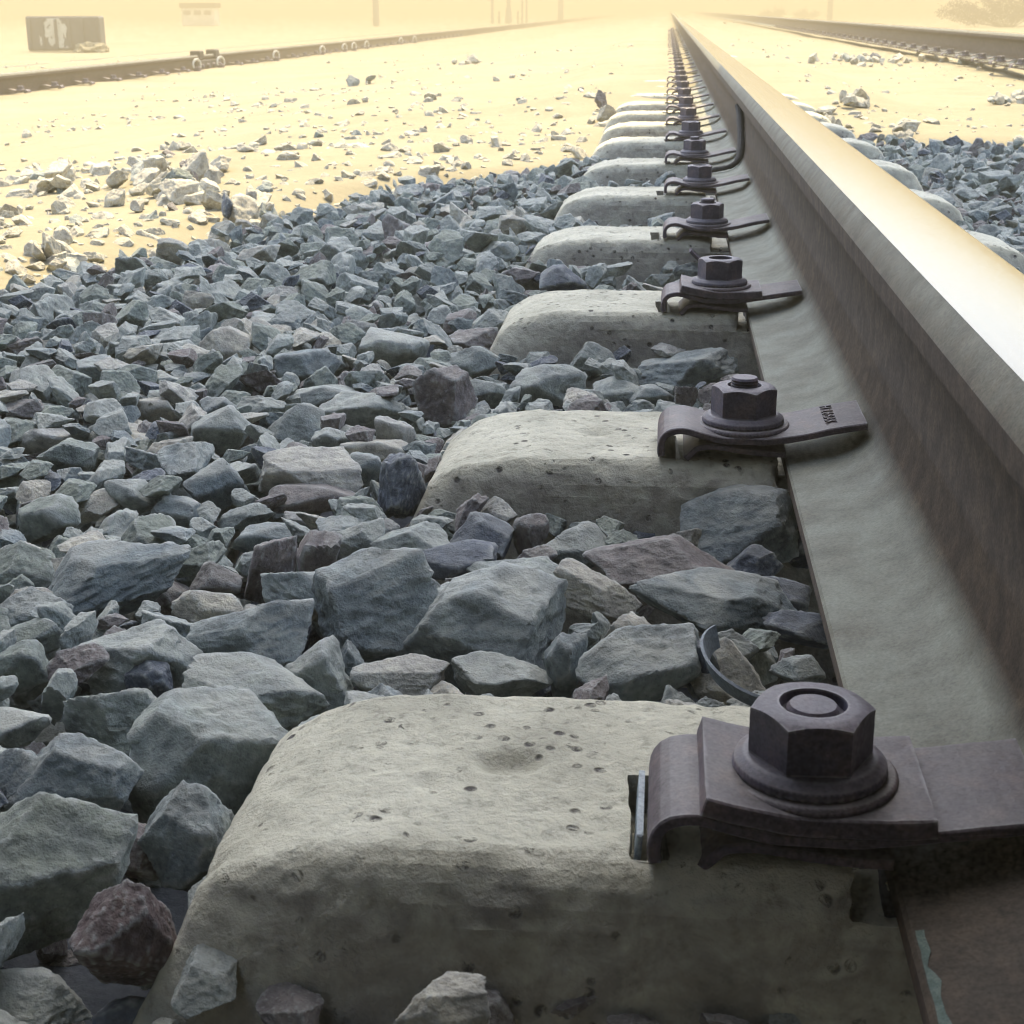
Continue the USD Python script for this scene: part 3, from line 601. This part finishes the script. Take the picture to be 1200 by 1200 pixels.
# height map of what lies there
CELL = 0.005
HX0, HX1, HY0, HY1 = -1.9, 1.35, 0.25, 7.2
nx, ny = int((HX1 - HX0) / CELL), int((HY1 - HY0) / CELL)
cxs, cys = HX0 + (np.arange(nx) + 0.5) * CELL, HY0 + (np.arange(ny) + 0.5) * CELL
CXX, CYY = np.meshgrid(cxs, cys, indexing='ij')
PAST = past_shade(CXX, CYY)
HM = ground_z(CXX, CYY)
for k in range(14):
    ym = SY0 + k * PITCH_S
    for z, hx, hy in ((-0.04, 0.335, 0.092), (0.012, 0.315, 0.080), (-0.09, 0.350, 0.102)):
        s = (np.abs(CXX) < hx) & (np.abs(CYY - ym) < hy); HM[s] = np.maximum(HM[s], z)
foot = np.abs(CXX) < 0.081; HM[foot] = np.maximum(HM[foot], 0.06)
def surface(x, y):
    """the height the ballast is heaped to"""
    p = np.stack([np.asarray(x) * 3.1, np.asarray(y) * 3.1, 0 * np.asarray(x)], -1)
    t = -0.036 + (meshkit.fbm(p, 3, 31) - 0.5) * 0.035
    t = t - 0.055 * smooth01((0.50 - y) / 0.10) * smooth01((np.asarray(x) + 0.46) / 0.1)
    t = t - 0.02 * smooth01((-0.9 - np.asarray(x)) / 0.8)
    return t
SURF = surface(CXX, CYY)
def cell(x, y): return min(max(int((x - HX0) / CELL), 0), nx - 1), min(max(int((y - HY0) / CELL), 0), ny - 1)
placed = []                                                        # dicts: proto seed, matrix parts, size, material
OWN = np.full((nx, ny), -1, int)
def footprint(V):
    """bottom and top height maps of a posed stone on the cells, with the offset of its first cell from its centre"""
    ij = np.floor(V[:, :2] / CELL + 0.5).astype(int); lo = ij.min(0); ij = ij - lo; sh = ij.max(0) + 1
    b = np.full(sh, np.inf); t = np.full(sh, -np.inf)
    np.minimum.at(b, (ij[:, 0], ij[:, 1]), V[:, 2]); np.maximum.at(t, (ij[:, 0], ij[:, 1]), V[:, 2])
    return lo, b, t
def settle(lo, b, t, x, y):
    i = int((x - HX0) / CELL) + lo[0]; j = int((y - HY0) / CELL) + lo[1]
    if i < 0 or j < 0 or i + b.shape[0] > nx or j + b.shape[1] > ny: return None
    patch = HM[i:i + b.shape[0], j:j + b.shape[1]]
    return (patch - b).max(), i, j
def lay(i, j, t, z, idx):
    patch = HM[i:i + t.shape[0], j:j + t.shape[1]]; own = OWN[i:i + t.shape[0], j:j + t.shape[1]]
    up = np.isfinite(t) & (t + z > patch); patch[up] = (t + z)[up]; own[up] = idx

# heroes: the stones of the photograph one can point to: pixel centre, pixel width and height, tilt in the picture (degrees, + turns the right end up), flatness, look, note
HERO = [
 (48, 1022, 215, 165, 0, 0.9, 'stone_green', 'big mossy-toned stone at the lower left corner'), (152, 1108, 120, 165, 80, 0.8, 'stone_rust', 'dark reddish stone in the hollow at lower left'),
 (228, 985, 118, 150, 65, 0.7, 'stone_blue', 'upright stone with a pale left face beside the first sleeper'), (258, 893, 200, 165, 20, 0.8, 'stone_grey', 'large peaked stone at the first sleeper end'),
 (98, 918, 150, 125, 0, 0.9, 'stone_blue', ''), (143, 845, 130, 95, -8, 0.8, 'stone_green', 'pointed stone with a pale lit top'), (212, 862, 80, 105, 50, 0.7, 'stone_grey', ''),
 (298, 822, 165, 92, -14, 0.7, 'stone_grey', ''), (298, 752, 140, 105, 28, 0.7, 'stone_blue', 'wedge shaped blue-grey stone'), (168, 772, 145, 75, 0, 0.7, 'stone_grey', ''),
 (380, 797, 105, 100, -35, 0.8, 'stone_grey', ''), (443, 718, 150, 140, 20, 0.95, 'stone_blue', 'large blocky stone with a dark lower face'), (568, 745, 190, 125, 14, 0.75, 'stone_blue', 'broad dark slab between the first and second sleepers'),
 (588, 797, 115, 52, 0, 0.7, 'stone_grey', ''), (662, 782, 48, 88, 85, 0.6, 'stone_blue', 'narrow upright stone'), (752, 790, 150, 100, 22, 0.8, 'stone_blue', ''), (820, 790, 60, 85, -60, 0.8, 'stone_dark', ''),
 (697, 697, 108, 62, -18, 0.7, 'stone_pale', 'tan flat stone between the first and second sleepers'), (775, 662, 180, 62, -6, 0.7, 'stone_brown', 'long brownish stone between two sleepers'),
 (838, 714, 200, 78, -8, 0.6, 'stone_blue', 'long flat blue slab near the rail foot'), (866, 624, 135, 118, 15, 0.95, 'stone_blue', 'big angular stone standing against the rail foot'),
 (850, 795, 90, 88, -40, 0.8, 'stone_pale', 'crusty pale stone behind the first clip'), (915, 705, 80, 55, -30, 0.6, 'stone_dark', ''), (940, 740, 90, 40, -12, 0.6, 'stone_dark', ''), (935, 790, 60, 40, 0, 0.7, 'stone_grey', ''),
 (128, 682, 180, 92, 30, 0.4, 'stone_blue', 'long tilted slab at the left'), (365, 563, 122, 62, 0, 0.7, 'stone_pale', 'flat topped pale stone left of the second sleeper'), (366, 583, 112, 34, 0, 0.8, 'stone_brown', ''),
 (252, 572, 78, 66, 20, 0.8, 'stone_blue', ''), (345, 497, 80, 54, 0, 0.8, 'stone_grey', 'stone with a pale flat top'), (519, 470, 72, 80, 75, 0.6, 'stone_brown', 'upright reddish triangular stone'),
 (465, 515, 48, 66, -60, 0.7, 'stone_pale', 'smooth pale stone leaning left of the second sleeper'), (430, 480, 108, 50, -5, 0.7, 'stone_grey', ''), (322, 662, 62, 92, 60, 0.6, 'stone_brown', 'brown leaning stone'),
 (370, 655, 55, 85, 62, 0.6, 'stone_brown', ''), (253, 682, 62, 42, 0, 0.8, 'stone_brown', ''), (468, 578, 60, 95, 65, 0.5, 'stone_dark', 'dark slab leaning on the second sleeper end'),
 (35, 1184, 130, 70, -8, 0.8, 'stone_grey', 'rounded grey stone in the bottom left corner'), (520, 1186, 110, 78, 18, 0.8, 'stone_pale', 'pale rounded stone at the bottom edge before the first sleeper'), (145, 1192, 70, 40, 0, 0.8, 'stone_dark', ''),
 (562, 632, 78, 52, -6, 0.8, 'stone_dark', ''), (620, 627, 42, 56, 70, 0.7, 'stone_brown', ''), (676, 642, 92, 48, -20, 0.8, 'stone_grey', ''), (530, 662, 100, 44, 0, 0.7, 'stone_dark', ''), (606, 680, 120, 46, -4, 0.6, 'stone_grey', ''),
 (770, 615, 110, 48, 8, 0.6, 'stone_dark', 'dark ribbed stone at the foot of the second sleeper'), (800, 434, 118, 50, 8, 0.7, 'stone_blue', ''), (640, 452, 90, 50, 0, 0.7, 'stone_grey', ''), (735, 460, 80, 30, 0, 0.6, 'stone_grey', ''), (766, 464, 56, 30, -8, 0.6, 'stone_blue', ''),
 (55, 514, 72, 36, 5, 0.7, 'stone_pale', 'tan stone near the left edge'), (266, 405, 60, 42, -12, 0.6, 'stone_pale', 'pale flat chip catching the light'), (16, 920, 62, 95, 70, 0.8, 'stone_blue', ''), (146, 992, 85, 80, 0, 0.8, 'stone_brown', ''),
 (662, 332, 58, 40, 0, 0.8, 'stone_dark', ''), (565, 462, 62, 36, -14, 0.6, 'stone_grey', ''), (58, 610, 76, 60, 10, 0.85, 'stone_green', ''), (152, 585, 60, 50, -30, 0.8, 'stone_grey', ''), (108, 592, 62, 36, 18, 0.5, 'stone_pale', ''),
 (248, 712, 90, 46, -8, 0.7, 'stone_pale', 'pale tan stone with a knobbly end'), (345, 692, 84, 70, -40, 0.75, 'stone_blue', ''), (410, 642, 80, 66, 0, 0.8, 'stone_grey', ''), (485, 645, 90, 60, 8, 0.7, 'stone_grey', ''), (400, 700, 62, 60, 30, 0.7, 'stone_grey', ''),
 (82, 535, 66, 44, 5, 0.8, 'stone_green', ''), (210, 600, 60, 40, -10, 0.8, 'stone_blue', ''), (290, 605, 66, 36, 12, 0.7, 'stone_grey', ''), (310, 630, 70, 34, 8, 0.6, 'stone_blue', ''), (440, 530, 76, 40, -6, 0.7, 'stone_pale', ''),
 (390, 520, 46, 42, 0, 0.8, 'stone_grey', ''), (420, 552, 60, 46, 10, 0.8, 'stone_blue', ''), (260, 505, 70, 60, 0, 0.8, 'stone_grey', ''), (255, 480, 44, 40, 60, 0.6, 'stone_blue', ''), (380, 462, 84, 30, 10, 0.5, 'stone_grey', ''),
 (460, 410, 84, 42, 0, 0.7, 'stone_grey', ''), (555, 425, 62, 42, 8, 0.8, 'stone_grey', ''), (360, 430, 76, 40, 0, 0.7, 'stone_blue', ''), (180, 480, 60, 34, -5, 0.6, 'stone_pale', ''), (30, 780, 60, 60, 40, 0.8, 'stone_green', ''),
 (70, 815, 40, 70, 70, 0.6, 'stone_grey', ''), (20, 855, 90, 50, 20, 0.7, 'stone_grey', ''), (40, 745, 70, 40, 0, 0.8, 'stone_green', ''), (470, 800, 110, 50, 0, 0.6, 'stone_pale', 'pale stone just behind the first sleeper'), (175, 795, 55, 45, 0, 0.8, 'stone_dark', ''),
 (630, 590, 46, 40, 40, 0.8, 'stone_grey', ''), (880, 665, 70, 50, 0, 0.8, 'stone_dark', ''), (945, 640, 50, 60, 60, 0.7, 'stone_dark', ''),
]
hero_masks = []
for n, (u, v, w, h, tilt, flat, mat, note) in enumerate(HERO):
    zc = -0.03
    for _ in range(4):
        c = at(u, v, zc); depth = (c - EYE) @ AX[2]; zc = float(surface(c[0], c[1])) + 0.16 * h * depth / F_PX
        if c[1] < 0.47 and abs(c[0]) < 0.33: zc = -0.075
        if u == 520: zc = 0.0
    wm, hm = w * depth / F_PX, h * depth / F_PX
    size = np.array([wm * 1.04, (0.45 * wm + 0.45 * hm) * 0.95, hm * 1.02])
    if abs(tilt) > 45: size = size[[2, 1, 0]]; 
    V, Fc = rock(1000 + n, 4 if w * h > 5200 else 3, nplanes=9 + n % 4, aspect=(1, 1, 1), sharp=130)
    V = V * size
    R1 = Rot.from_euler('y', -tilt, degrees=True).as_matrix()
    view = np.array([AX[0], np.cross([0, 0, 1.0], AX[0]), [0, 0, 1.0]]).T
    V = V @ R1.T
    ext = V.max(0) - V.min(0)
    V = V * np.array([wm * 1.06 / ext[0], 1, hm * 1.04 / ext[2]])
    V = V @ Rot.from_euler('x', 12, degrees=True).as_matrix().T @ view.T
    lo, b, t = footprint(V)
    i = int((c[0] - HX0) / CELL) + lo[0]; j = int((c[1] - HY0) / CELL) + lo[1]
    idx = len(placed); placed.append(dict(V=V, F=Fc, c=c, mat=mat, note=note, hero=True, size=size.max(), vis=1e9))
    if i >= 0 and j >= 0 and i + t.shape[0] <= nx and j + t.shape[1] <= ny: lay(i, j, t, c[2], idx)
    hero_masks.append((u, v, w * 0.46, h * 0.46, depth))
hero_masks = np.array(hero_masks)

NP = 46
mats = ['stone_blue'] * 5 + ['stone_grey'] * 9 + ['stone_green'] * 2 + ['stone_brown', 'stone_brown', 'stone_pale', 'stone_pale', 'stone_dark', 'stone_green']
PR = [rock(100 + k, 4, nplanes=7 + k % 5, sharp=110) for k in range(NP)]
PRL = [rock(100 + k, 3, nplanes=7 + k % 5, sharp=110)[0] for k in range(40)]       # coarser copies, for settling
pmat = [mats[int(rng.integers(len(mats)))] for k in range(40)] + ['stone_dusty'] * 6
POSES = []
for k in range(40):
    for _ in range(8):
        R = Rot.from_euler('zyx', [rng.uniform(0, 360), rng.normal(0, 36), rng.normal(0, 36)], degrees=True)
        for s in (0.022, 0.030, 0.039, 0.050, 0.063):
            V = (PRL[k] * s) @ R.as_matrix().T; fp_ = footprint(V); POSES.append((k, R, s, *fp_, V[:, 2].max()))
by_size = {s: [i for i, p in enumerate(POSES) if p[2] == s] for s in (0.022, 0.030, 0.039, 0.050, 0.063)}
def drop(n, tries, cap, sizes, probs, sampler, sink=0.16, shy=0.8):
    done = 0
    for _ in range(n):
        s = sizes[int(rng.choice(len(sizes), p=probs))]; k, R, s, lo, b, t, tmax = POSES[by_size[s][int(rng.integers(len(by_size[s])))]]
        best = None
        for x, y in sampler(tries):
            r = settle(lo, b, t, x, y)
            if r is None: continue
            over = r[0] + tmax - SURF[cell(x, y)]
            if best is None or over < best[0]: best = (over, r, x, y)
        if best is None or best[0] > cap * s: continue
        over, (z, i, j), x, y = best; z -= sink * s
        c = np.array([x, y, z]); (uv,), (dd,) = project(c)
        m = hero_masks; q = ((uv[0] - m[:, 0]) / (m[:, 2] + 1)) ** 2 + ((uv[1] - m[:, 1]) / (m[:, 3] + 1)) ** 2
        rp = 0.42 * s * F_PX / dd
        q2 = ((uv[0] - m[:, 0]) / (m[:, 2] + rp)) ** 2 + ((uv[1] - m[:, 1]) / (m[:, 3] + rp * 0.7)) ** 2
        if ((q2 < shy) & (dd < m[:, 4])).any(): continue
        idx = len(placed); placed.append(dict(k=k, R=R, s=s, c=c, hero=False)); lay(i, j, t, z, idx); done += 1
    return done
def in_view(n, ymax, pad=70):
    out = []
    while len(out) < n:
        u, v = rng.uniform(-pad, 1200 + pad), rng.uniform(90, 1330); p = at(u, v, -0.06)
        if HX0 < p[0] < HX1 and HY0 < p[1] < ymax and p[2] < 0.3: out.append((p[0], p[1]))
    return out
def area(n):
    out = []
    while len(out) < n:
        y = 0.3 + 6.3 * rng.random() ** 1.45; xl = -0.46 - 0.30 * y - 0.06; xr = -0.10 + 0.27 * y + 0.05
        x = rng.uniform(max(xl, HX0), min(xr, HX1))
        if PAST[cell(x, y)] < -0.03 + 0.05 * rng.normal(): out.append((x, y))
    return out
drop(5200, 3, 0.75, (0.030, 0.039, 0.050), (0.3, 0.4, 0.3), area)
drop(5200, 5, 0.80, (0.022, 0.030, 0.039, 0.050, 0.063), (0.12, 0.26, 0.30, 0.22, 0.10), area)
def near(n):
    out = []
    while len(out) < n:
        y = rng.uniform(0.36, 1.6); x = rng.uniform(-0.46 - 0.32 * y, -0.06)
        out.append((x, y))
    return out
drop(3400, 6, 0.85, (0.022, 0.030, 0.039), (0.5, 0.35, 0.15), area)
drop(2600, 6, 0.95, (0.022, 0.030, 0.039), (0.45, 0.35, 0.20), near, shy=0.55)
def corner_gap(n):
    return [(rng.uniform(-0.66, -0.33), rng.uniform(0.36, 0.72)) for _ in range(n)]
drop(420, 6, 0.3, (0.022, 0.030, 0.039), (0.4, 0.4, 0.2), corner_gap, shy=0.30)
# sunlit stretch beyond: single stones half sunk in pale ground, in loose clusters
def sunlit(n):
    out = []
    while len(out) < n:
        y = 1.9 + 18 * rng.random() ** 1.7; x = rng.uniform(-0.5 - 0.47 * y, 0.1 + 0.22 * y)
        ps = past_shade(np.array(x), np.array(y))
        if ps < 0.0: continue
        if abs(x) < 0.37 and y < 24: continue
        dens = 0.30 * math.exp(-float(ps) / 0.45) + 0.26 * math.exp(-float(ps) / 4.0) + 0.08
        cl = meshkit.fbm(np.array([[x * 1.3, y * 0.7, 0.0]]), 3, 77)[0]
        if rng.random() < dens * smooth01((cl - 0.33) / 0.3): out.append((x, y))
    return out
for x, y in sunlit(2200):
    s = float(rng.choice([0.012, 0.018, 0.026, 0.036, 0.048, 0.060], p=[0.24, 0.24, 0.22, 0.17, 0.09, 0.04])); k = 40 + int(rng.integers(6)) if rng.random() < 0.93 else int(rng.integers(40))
    R = Rot.from_euler('zyx', [rng.uniform(0, 360), rng.normal(0, 25), rng.normal(0, 25)], degrees=True)
    placed.append(dict(k=k, R=R, s=s, c=np.array([x, y, float(ground_z(x, y)) + s * rng.uniform(-0.16, 0.10)]), hero=False, sun=True))
# heaps and rows of stones seen in the sun (pixel centre, pixel width, pixel height, stones)
for u, v, w, h, n in [(200, 240, 130, 46, 46), (65, 228, 70, 26, 14), (290, 275, 60, 20, 10), (1180, 122, 60, 16, 16), (1105, 62, 40, 14, 16), (1020, 73, 150, 9, 44), (920, 27, 130, 6, 26), (1150, 78, 60, 7, 14), (708, 143, 14, 14, 5), (1000, 135, 70, 8, 10), (545, 76, 24, 8, 6), (430, 95, 30, 6, 4), (1060, 160, 20, 12, 5), (975, 150, 22, 14, 5), (70, 330, 60, 20, 8)]:
    for _ in range(n):
        p = at(u + rng.normal(0, w * 0.28), v + rng.normal(0, h * 0.30), -0.05 if u > 690 else -0.09); x, y = p[0], p[1]; gz = float(ground_z(x, y))
        s = float(np.clip(rng.normal(0.055, 0.016), 0.03, 0.10)) * (1.25 if y > 9 else 1.0)
        R = Rot.from_euler('zyx', [rng.uniform(0, 360), rng.normal(0, 35), rng.normal(0, 35)], degrees=True)
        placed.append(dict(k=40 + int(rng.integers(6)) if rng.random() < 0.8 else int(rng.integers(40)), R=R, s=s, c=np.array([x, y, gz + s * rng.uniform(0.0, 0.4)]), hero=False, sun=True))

# how much of each is in sight
counts = np.bincount(OWN[OWN >= 0].ravel(), minlength=len(placed))
for i, p in enumerate(placed):
    (uv,), (d,) = project(p['c'])
    inside = d > 0.1 and -30 < uv[0] < 1230 and -10 < uv[1] < 1230
    if p['hero']: continue
    if p.get('sun'): p['vis'] = (p['s'] * F_PX / d) ** 2 * 0.25 if inside else 0
    else: p['vis'] = counts[i] * CELL * CELL * (F_PX / d) ** 2 * max(0.15, (EYE[2] - p['c'][2]) / d) if inside else 0
order = sorted(range(len(placed)), key=lambda i: -placed[i]['vis'])
single, rest = order[:300], [i for i in order[300:] if placed[i]['hero'] or True]
bed = thing('ballast_bed', kind='structure')
used_v, inv_ = np.unique(GRIT[1], return_inverse=True)
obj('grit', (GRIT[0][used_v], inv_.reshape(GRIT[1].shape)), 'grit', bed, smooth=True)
for i in single:
    p = placed[i]
    if p['hero']: o = obj('stone', trimesh.Trimesh(p['V'] + p['c'], p['F'], process=False), p['mat'], bed, smooth=30)
    else:
        V = (PR[p['k']][0] * p['s']) @ p['R'].as_matrix().T + p['c']; o = obj('stone', trimesh.Trimesh(V, PR[p['k']][1], process=False), pmat[p['k']], bed, smooth=30)
    wear_edges(o)
    if p.get('note'): tag(o, p['note'])
pi = UsdGeom.PointInstancer.Define(stage, W + 'ballast_bed/loose_stones'); tag(pi, kind='stuff')
targets = []
for k in range(NP):
    m = usdkit.mesh(stage, W + f'ballast_bed/loose_stones/shapes/stone_shape_{k:03d}', trimesh.Trimesh(*PR[k], process=False), L[pmat[k]], smooth=30); targets.append(m.GetPath()); wear_edges(m.GetPrim())
pi.CreatePrototypesRel().SetTargets(targets)
q = np.array([placed[i]['R'].as_quat() for i in rest])
pi.CreateProtoIndicesAttr(Vt.IntArray([placed[i]['k'] for i in rest]))
pi.CreatePositionsAttr(Vt.Vec3fArray.FromNumpy(np.array([placed[i]['c'] for i in rest], np.float32)))
pi.CreateOrientationsAttr(Vt.QuathArray([Gf.Quath(float(a[3]), float(a[0]), float(a[1]), float(a[2])) for a in q]))
pi.CreateScalesAttr(Vt.Vec3fArray.FromNumpy(np.repeat(np.array([[placed[i]['s']] for i in rest], np.float32), 3, 1)))
print('stones', len(placed), 'single', len(single))

# ------------------------------------------------------------------ far things
def far_at(u, v, z):
    p = at(u, v, z); p[2] = float(ground_z(p[0], p[1])); return p
# grey lineside container with a pale patch
p = far_at(76, 63, -0.25); wz = 1.75
cabn = thing('low_wall', 'low dark grey metal clad wall with a pale patch, upper left', 'wall', p)
dirv = AX[0]; 
hw_, hh_ = 0.5 * 110 * p[1] / F_PX * 0.80, 40 * p[1] / F_PX
obj('body', cbox(-hw_, hw_, 0, 0.22, 0.02, hh_, 0.02), 'grey_metal', cabn, smooth=20)
for q in np.linspace(-hw_ * 0.9, hw_ * 0.9, 6): obj('rib', cbox(q - 0.02, q + 0.02, -0.02, 0.0, 0.05, hh_ - 0.04, 0.005), 'grey_metal', cabn, smooth=20)
from shapely import unary_union, Point, box as sbox
pr = np.random.default_rng(3); bl_ = []
for _ in range(46):
    cx0, cz0 = pr.normal(-0.16, 0.13) * hw_, pr.normal(0.60, 0.22) * hh_
    bl_.append(Polygon([(cx0 + pr.uniform(0.01, 0.07) * math.cos(t_) * pr.uniform(0.4, 1.3), cz0 + pr.uniform(0.02, 0.12) * math.sin(t_)) for t_ in np.linspace(0, 2 * math.pi, 11)[:-1]]).buffer(0))
patch_ = unary_union(bl_).intersection(sbox(-hw_ * 0.9, 0.06, hw_ * 0.9, hh_ - 0.03)); patch_ = [g_ for g_ in getattr(patch_, 'geoms', [patch_]) if g_.area > 2e-4]
wp = cat([extrude_xz(g_, -0.006, -0.002) for g_ in patch_]); o = obj('worn_patch', wp, 'worn_metal', cabn, smooth=False); tag(o, 'irregular pale patch on the wall')
# gravel heap covering the container's foot
hp = far_at(122, 62, -0.25)
D, F_ = SPH[4]; hv = D * np.array([0.24, 0.25, 0.13]); hv = hv * (1 + 0.9 * (meshkit.fbm(D * 2.6, 4, 12) - 0.5))[:, None]
hv[:, 2] = np.maximum(hv[:, 2], -0.05)
g = thing('gravel_heap', 'small pale heap of dust and gravel before the grey wall', 'heap', hp - (0, 0.5, 0.0)); obj('heap', trimesh.Trimesh(hv, F_, process=False), 'dusty_ground', g, smooth=True)
# small lineside shelter with a dark flat roof edge
p = far_at(236, 31, -0.25); dist = p[1]; wpx = 41 * dist / F_PX
k_ = thing('lineside_cabinet', 'small pale cabinet with a dark flat roof, far left background', 'cabinet', p)
zt_ = EYE[2] + (11 - 6) * dist / F_PX - p[2]
obj('body', cbox(-wpx * 0.46, wpx * 0.46, -0.4, 0.4, 0, zt_ - 0.05, 0.02), 'pale_render', k_, smooth=20)
obj('roof', cbox(-wpx * 0.5, wpx * 0.5, -0.46, 0.46, zt_ - 0.05, zt_ + 4 * dist / F_PX, 0.02), 'black_rubber', k_, smooth=20)
for q in (-0.30, 0.0, 0.28): obj('vent', cbox(wpx * q - wpx * 0.1, wpx * q + wpx * 0.1, -0.415, -0.395, zt_ - 0.30, zt_ - 0.14, 0.004), 'grey_metal', k_, smooth=20)
# poles
def pole(u, v, wpx, h, label, foot_=False, dist=None):
    p = far_at(u, v, -0.24)
    r = 0.5 * wpx * p[1] / F_PX
    t = thing('pole', label, 'pole', p, 'poles in the haze')
    zz = np.linspace(-0.3, h, 8); obj('shaft', tube(np.column_stack([0 * zz, 0 * zz, zz]), np.linspace(r * 1.05, r * 0.8, 8), 12), 'pole_concrete', t)
    if foot_: obj('base', tube([(0, 0, -0.1), (0, 0, 0.1), (0, 0, 0.5), (0, 0, 0.7)], [r * 1.7, r * 1.7, r * 1.5, r], 12), 'pole_concrete', t)
    return t
pole(441, 31, 7, 8, 'tallest looking grey pole standing left of centre at the top edge')
pole(577, 28, 3, 8, 'thin faint pole, left of the close pair at top centre')
pole(596, 28, 4.5, 8, 'faint pole with thickened base, right of the close pair at top centre', True)
pole(657, 26, 6, 10, 'faint broad pole right of top centre')
for u, h in ((585, 0.5), (607, 0.5), (612, 1.2), (617, 1.3)): 
    pp_ = far_at(u, 28, -0.24); t = thing('marker_post', 'tiny faint marker post among the poles at top centre', 'post', pp_, 'tiny marker posts in the haze')
    obj('stub', tube([(0, 0, -0.2), (0, 0, h * 0.5), (0, 0, h)], 0.045, 8), 'pole_concrete', t)
# bushes and a post on the right
def bush(p, w, d, h, n, seed, label, leaf=0.06):
    r = np.random.default_rng(seed); t = thing('bush', label, 'bush', p, 'dry bushes at the upper right')
    br = []; tips = []
    for k in range(34):
        a = r.uniform(0, 2 * math.pi); q = math.sqrt(r.random()); e = np.array([q * w / 2 * math.cos(a), q * d / 2 * math.sin(a), h * (0.55 + 0.45 * r.random()) * math.sqrt(max(0.05, 1 - 0.8 * q * q))])
        m_ = e * (0.5, 0.5, 0.45) + r.normal(0, 0.05, 3); br.append(tube([e * 0.12 * (1, 1, 0), m_, e], [0.016, 0.010, 0.004], 5)); tips += [m_ * (1 - s) + e * s for s in np.linspace(0.0, 1, 9)]
    obj('stems', cat(br), 'dry_twig', t); tips = np.array(tips)
    c = tips[r.integers(len(tips), size=n)] + r.normal(0, 0.07, (n, 3)); c[:, 2] = np.abs(c[:, 2])
    q = Rot.random(n, random_state=seed).as_matrix(); s = leaf * r.uniform(0.5, 1.2, n)
    quad = np.array([(-1, 0, 0), (0, -0.42, 0.1), (1, 0, 0), (0, 0.42, 0.1)]) * 0.5
    v = (np.einsum('nij,kj->nki', q, quad) * s[:, None, None] + c[:, None]).reshape(-1, 3); b = np.arange(n) * 4
    o = obj('foliage', trimesh.Trimesh(v, np.vstack([np.stack([b, b + 1, b + 2], 1), np.stack([b, b + 2, b + 3], 1)]), process=False), 'dry_leaf', t, smooth=False); tag(o, kind='stuff')
bp = far_at(1172, 31, -0.2); bush(bp + (0.35, 0.5, 0), 4.2, 1.8, 1.25, 7500, 5, 'large brown dry bush in the upper right corner', 0.09)
bp = far_at(905, 23, -0.2); bush(bp, 1.5, 1.5, 0.75, 1500, 6, 'small dark bush far off, left of the thin post', 0.11)
bp = far_at(945, 22, -0.2); bush(bp, 1.5, 1.4, 0.6, 1500, 7, 'low dark bush far off, beside the thin post', 0.11)
pp_ = far_at(972, 24, -0.2); t = thing('pole', 'short dark post between bushes at the top right', 'pole', pp_, 'poles in the haze')
obj('shaft', tube([(0, 0, -0.2), (0, 0, 1), (0, 0, 3)], 0.13, 8), 'grey_metal', t)

# ------------------------------------------------------------------ dusty air
look('haze_air', {'v': ('principled_volume', dict(color=(0.47, 0.385, 0.215), density=0.026, anisotropy=0.1))}, [], surface=None, volume='v.volume')
hz = usdkit.mesh(stage, numbered(W + 'haze'), box(-420, 420, -70, 930, -1.6, 11.5), L['haze_air']); tag(hz, kind='stuff')
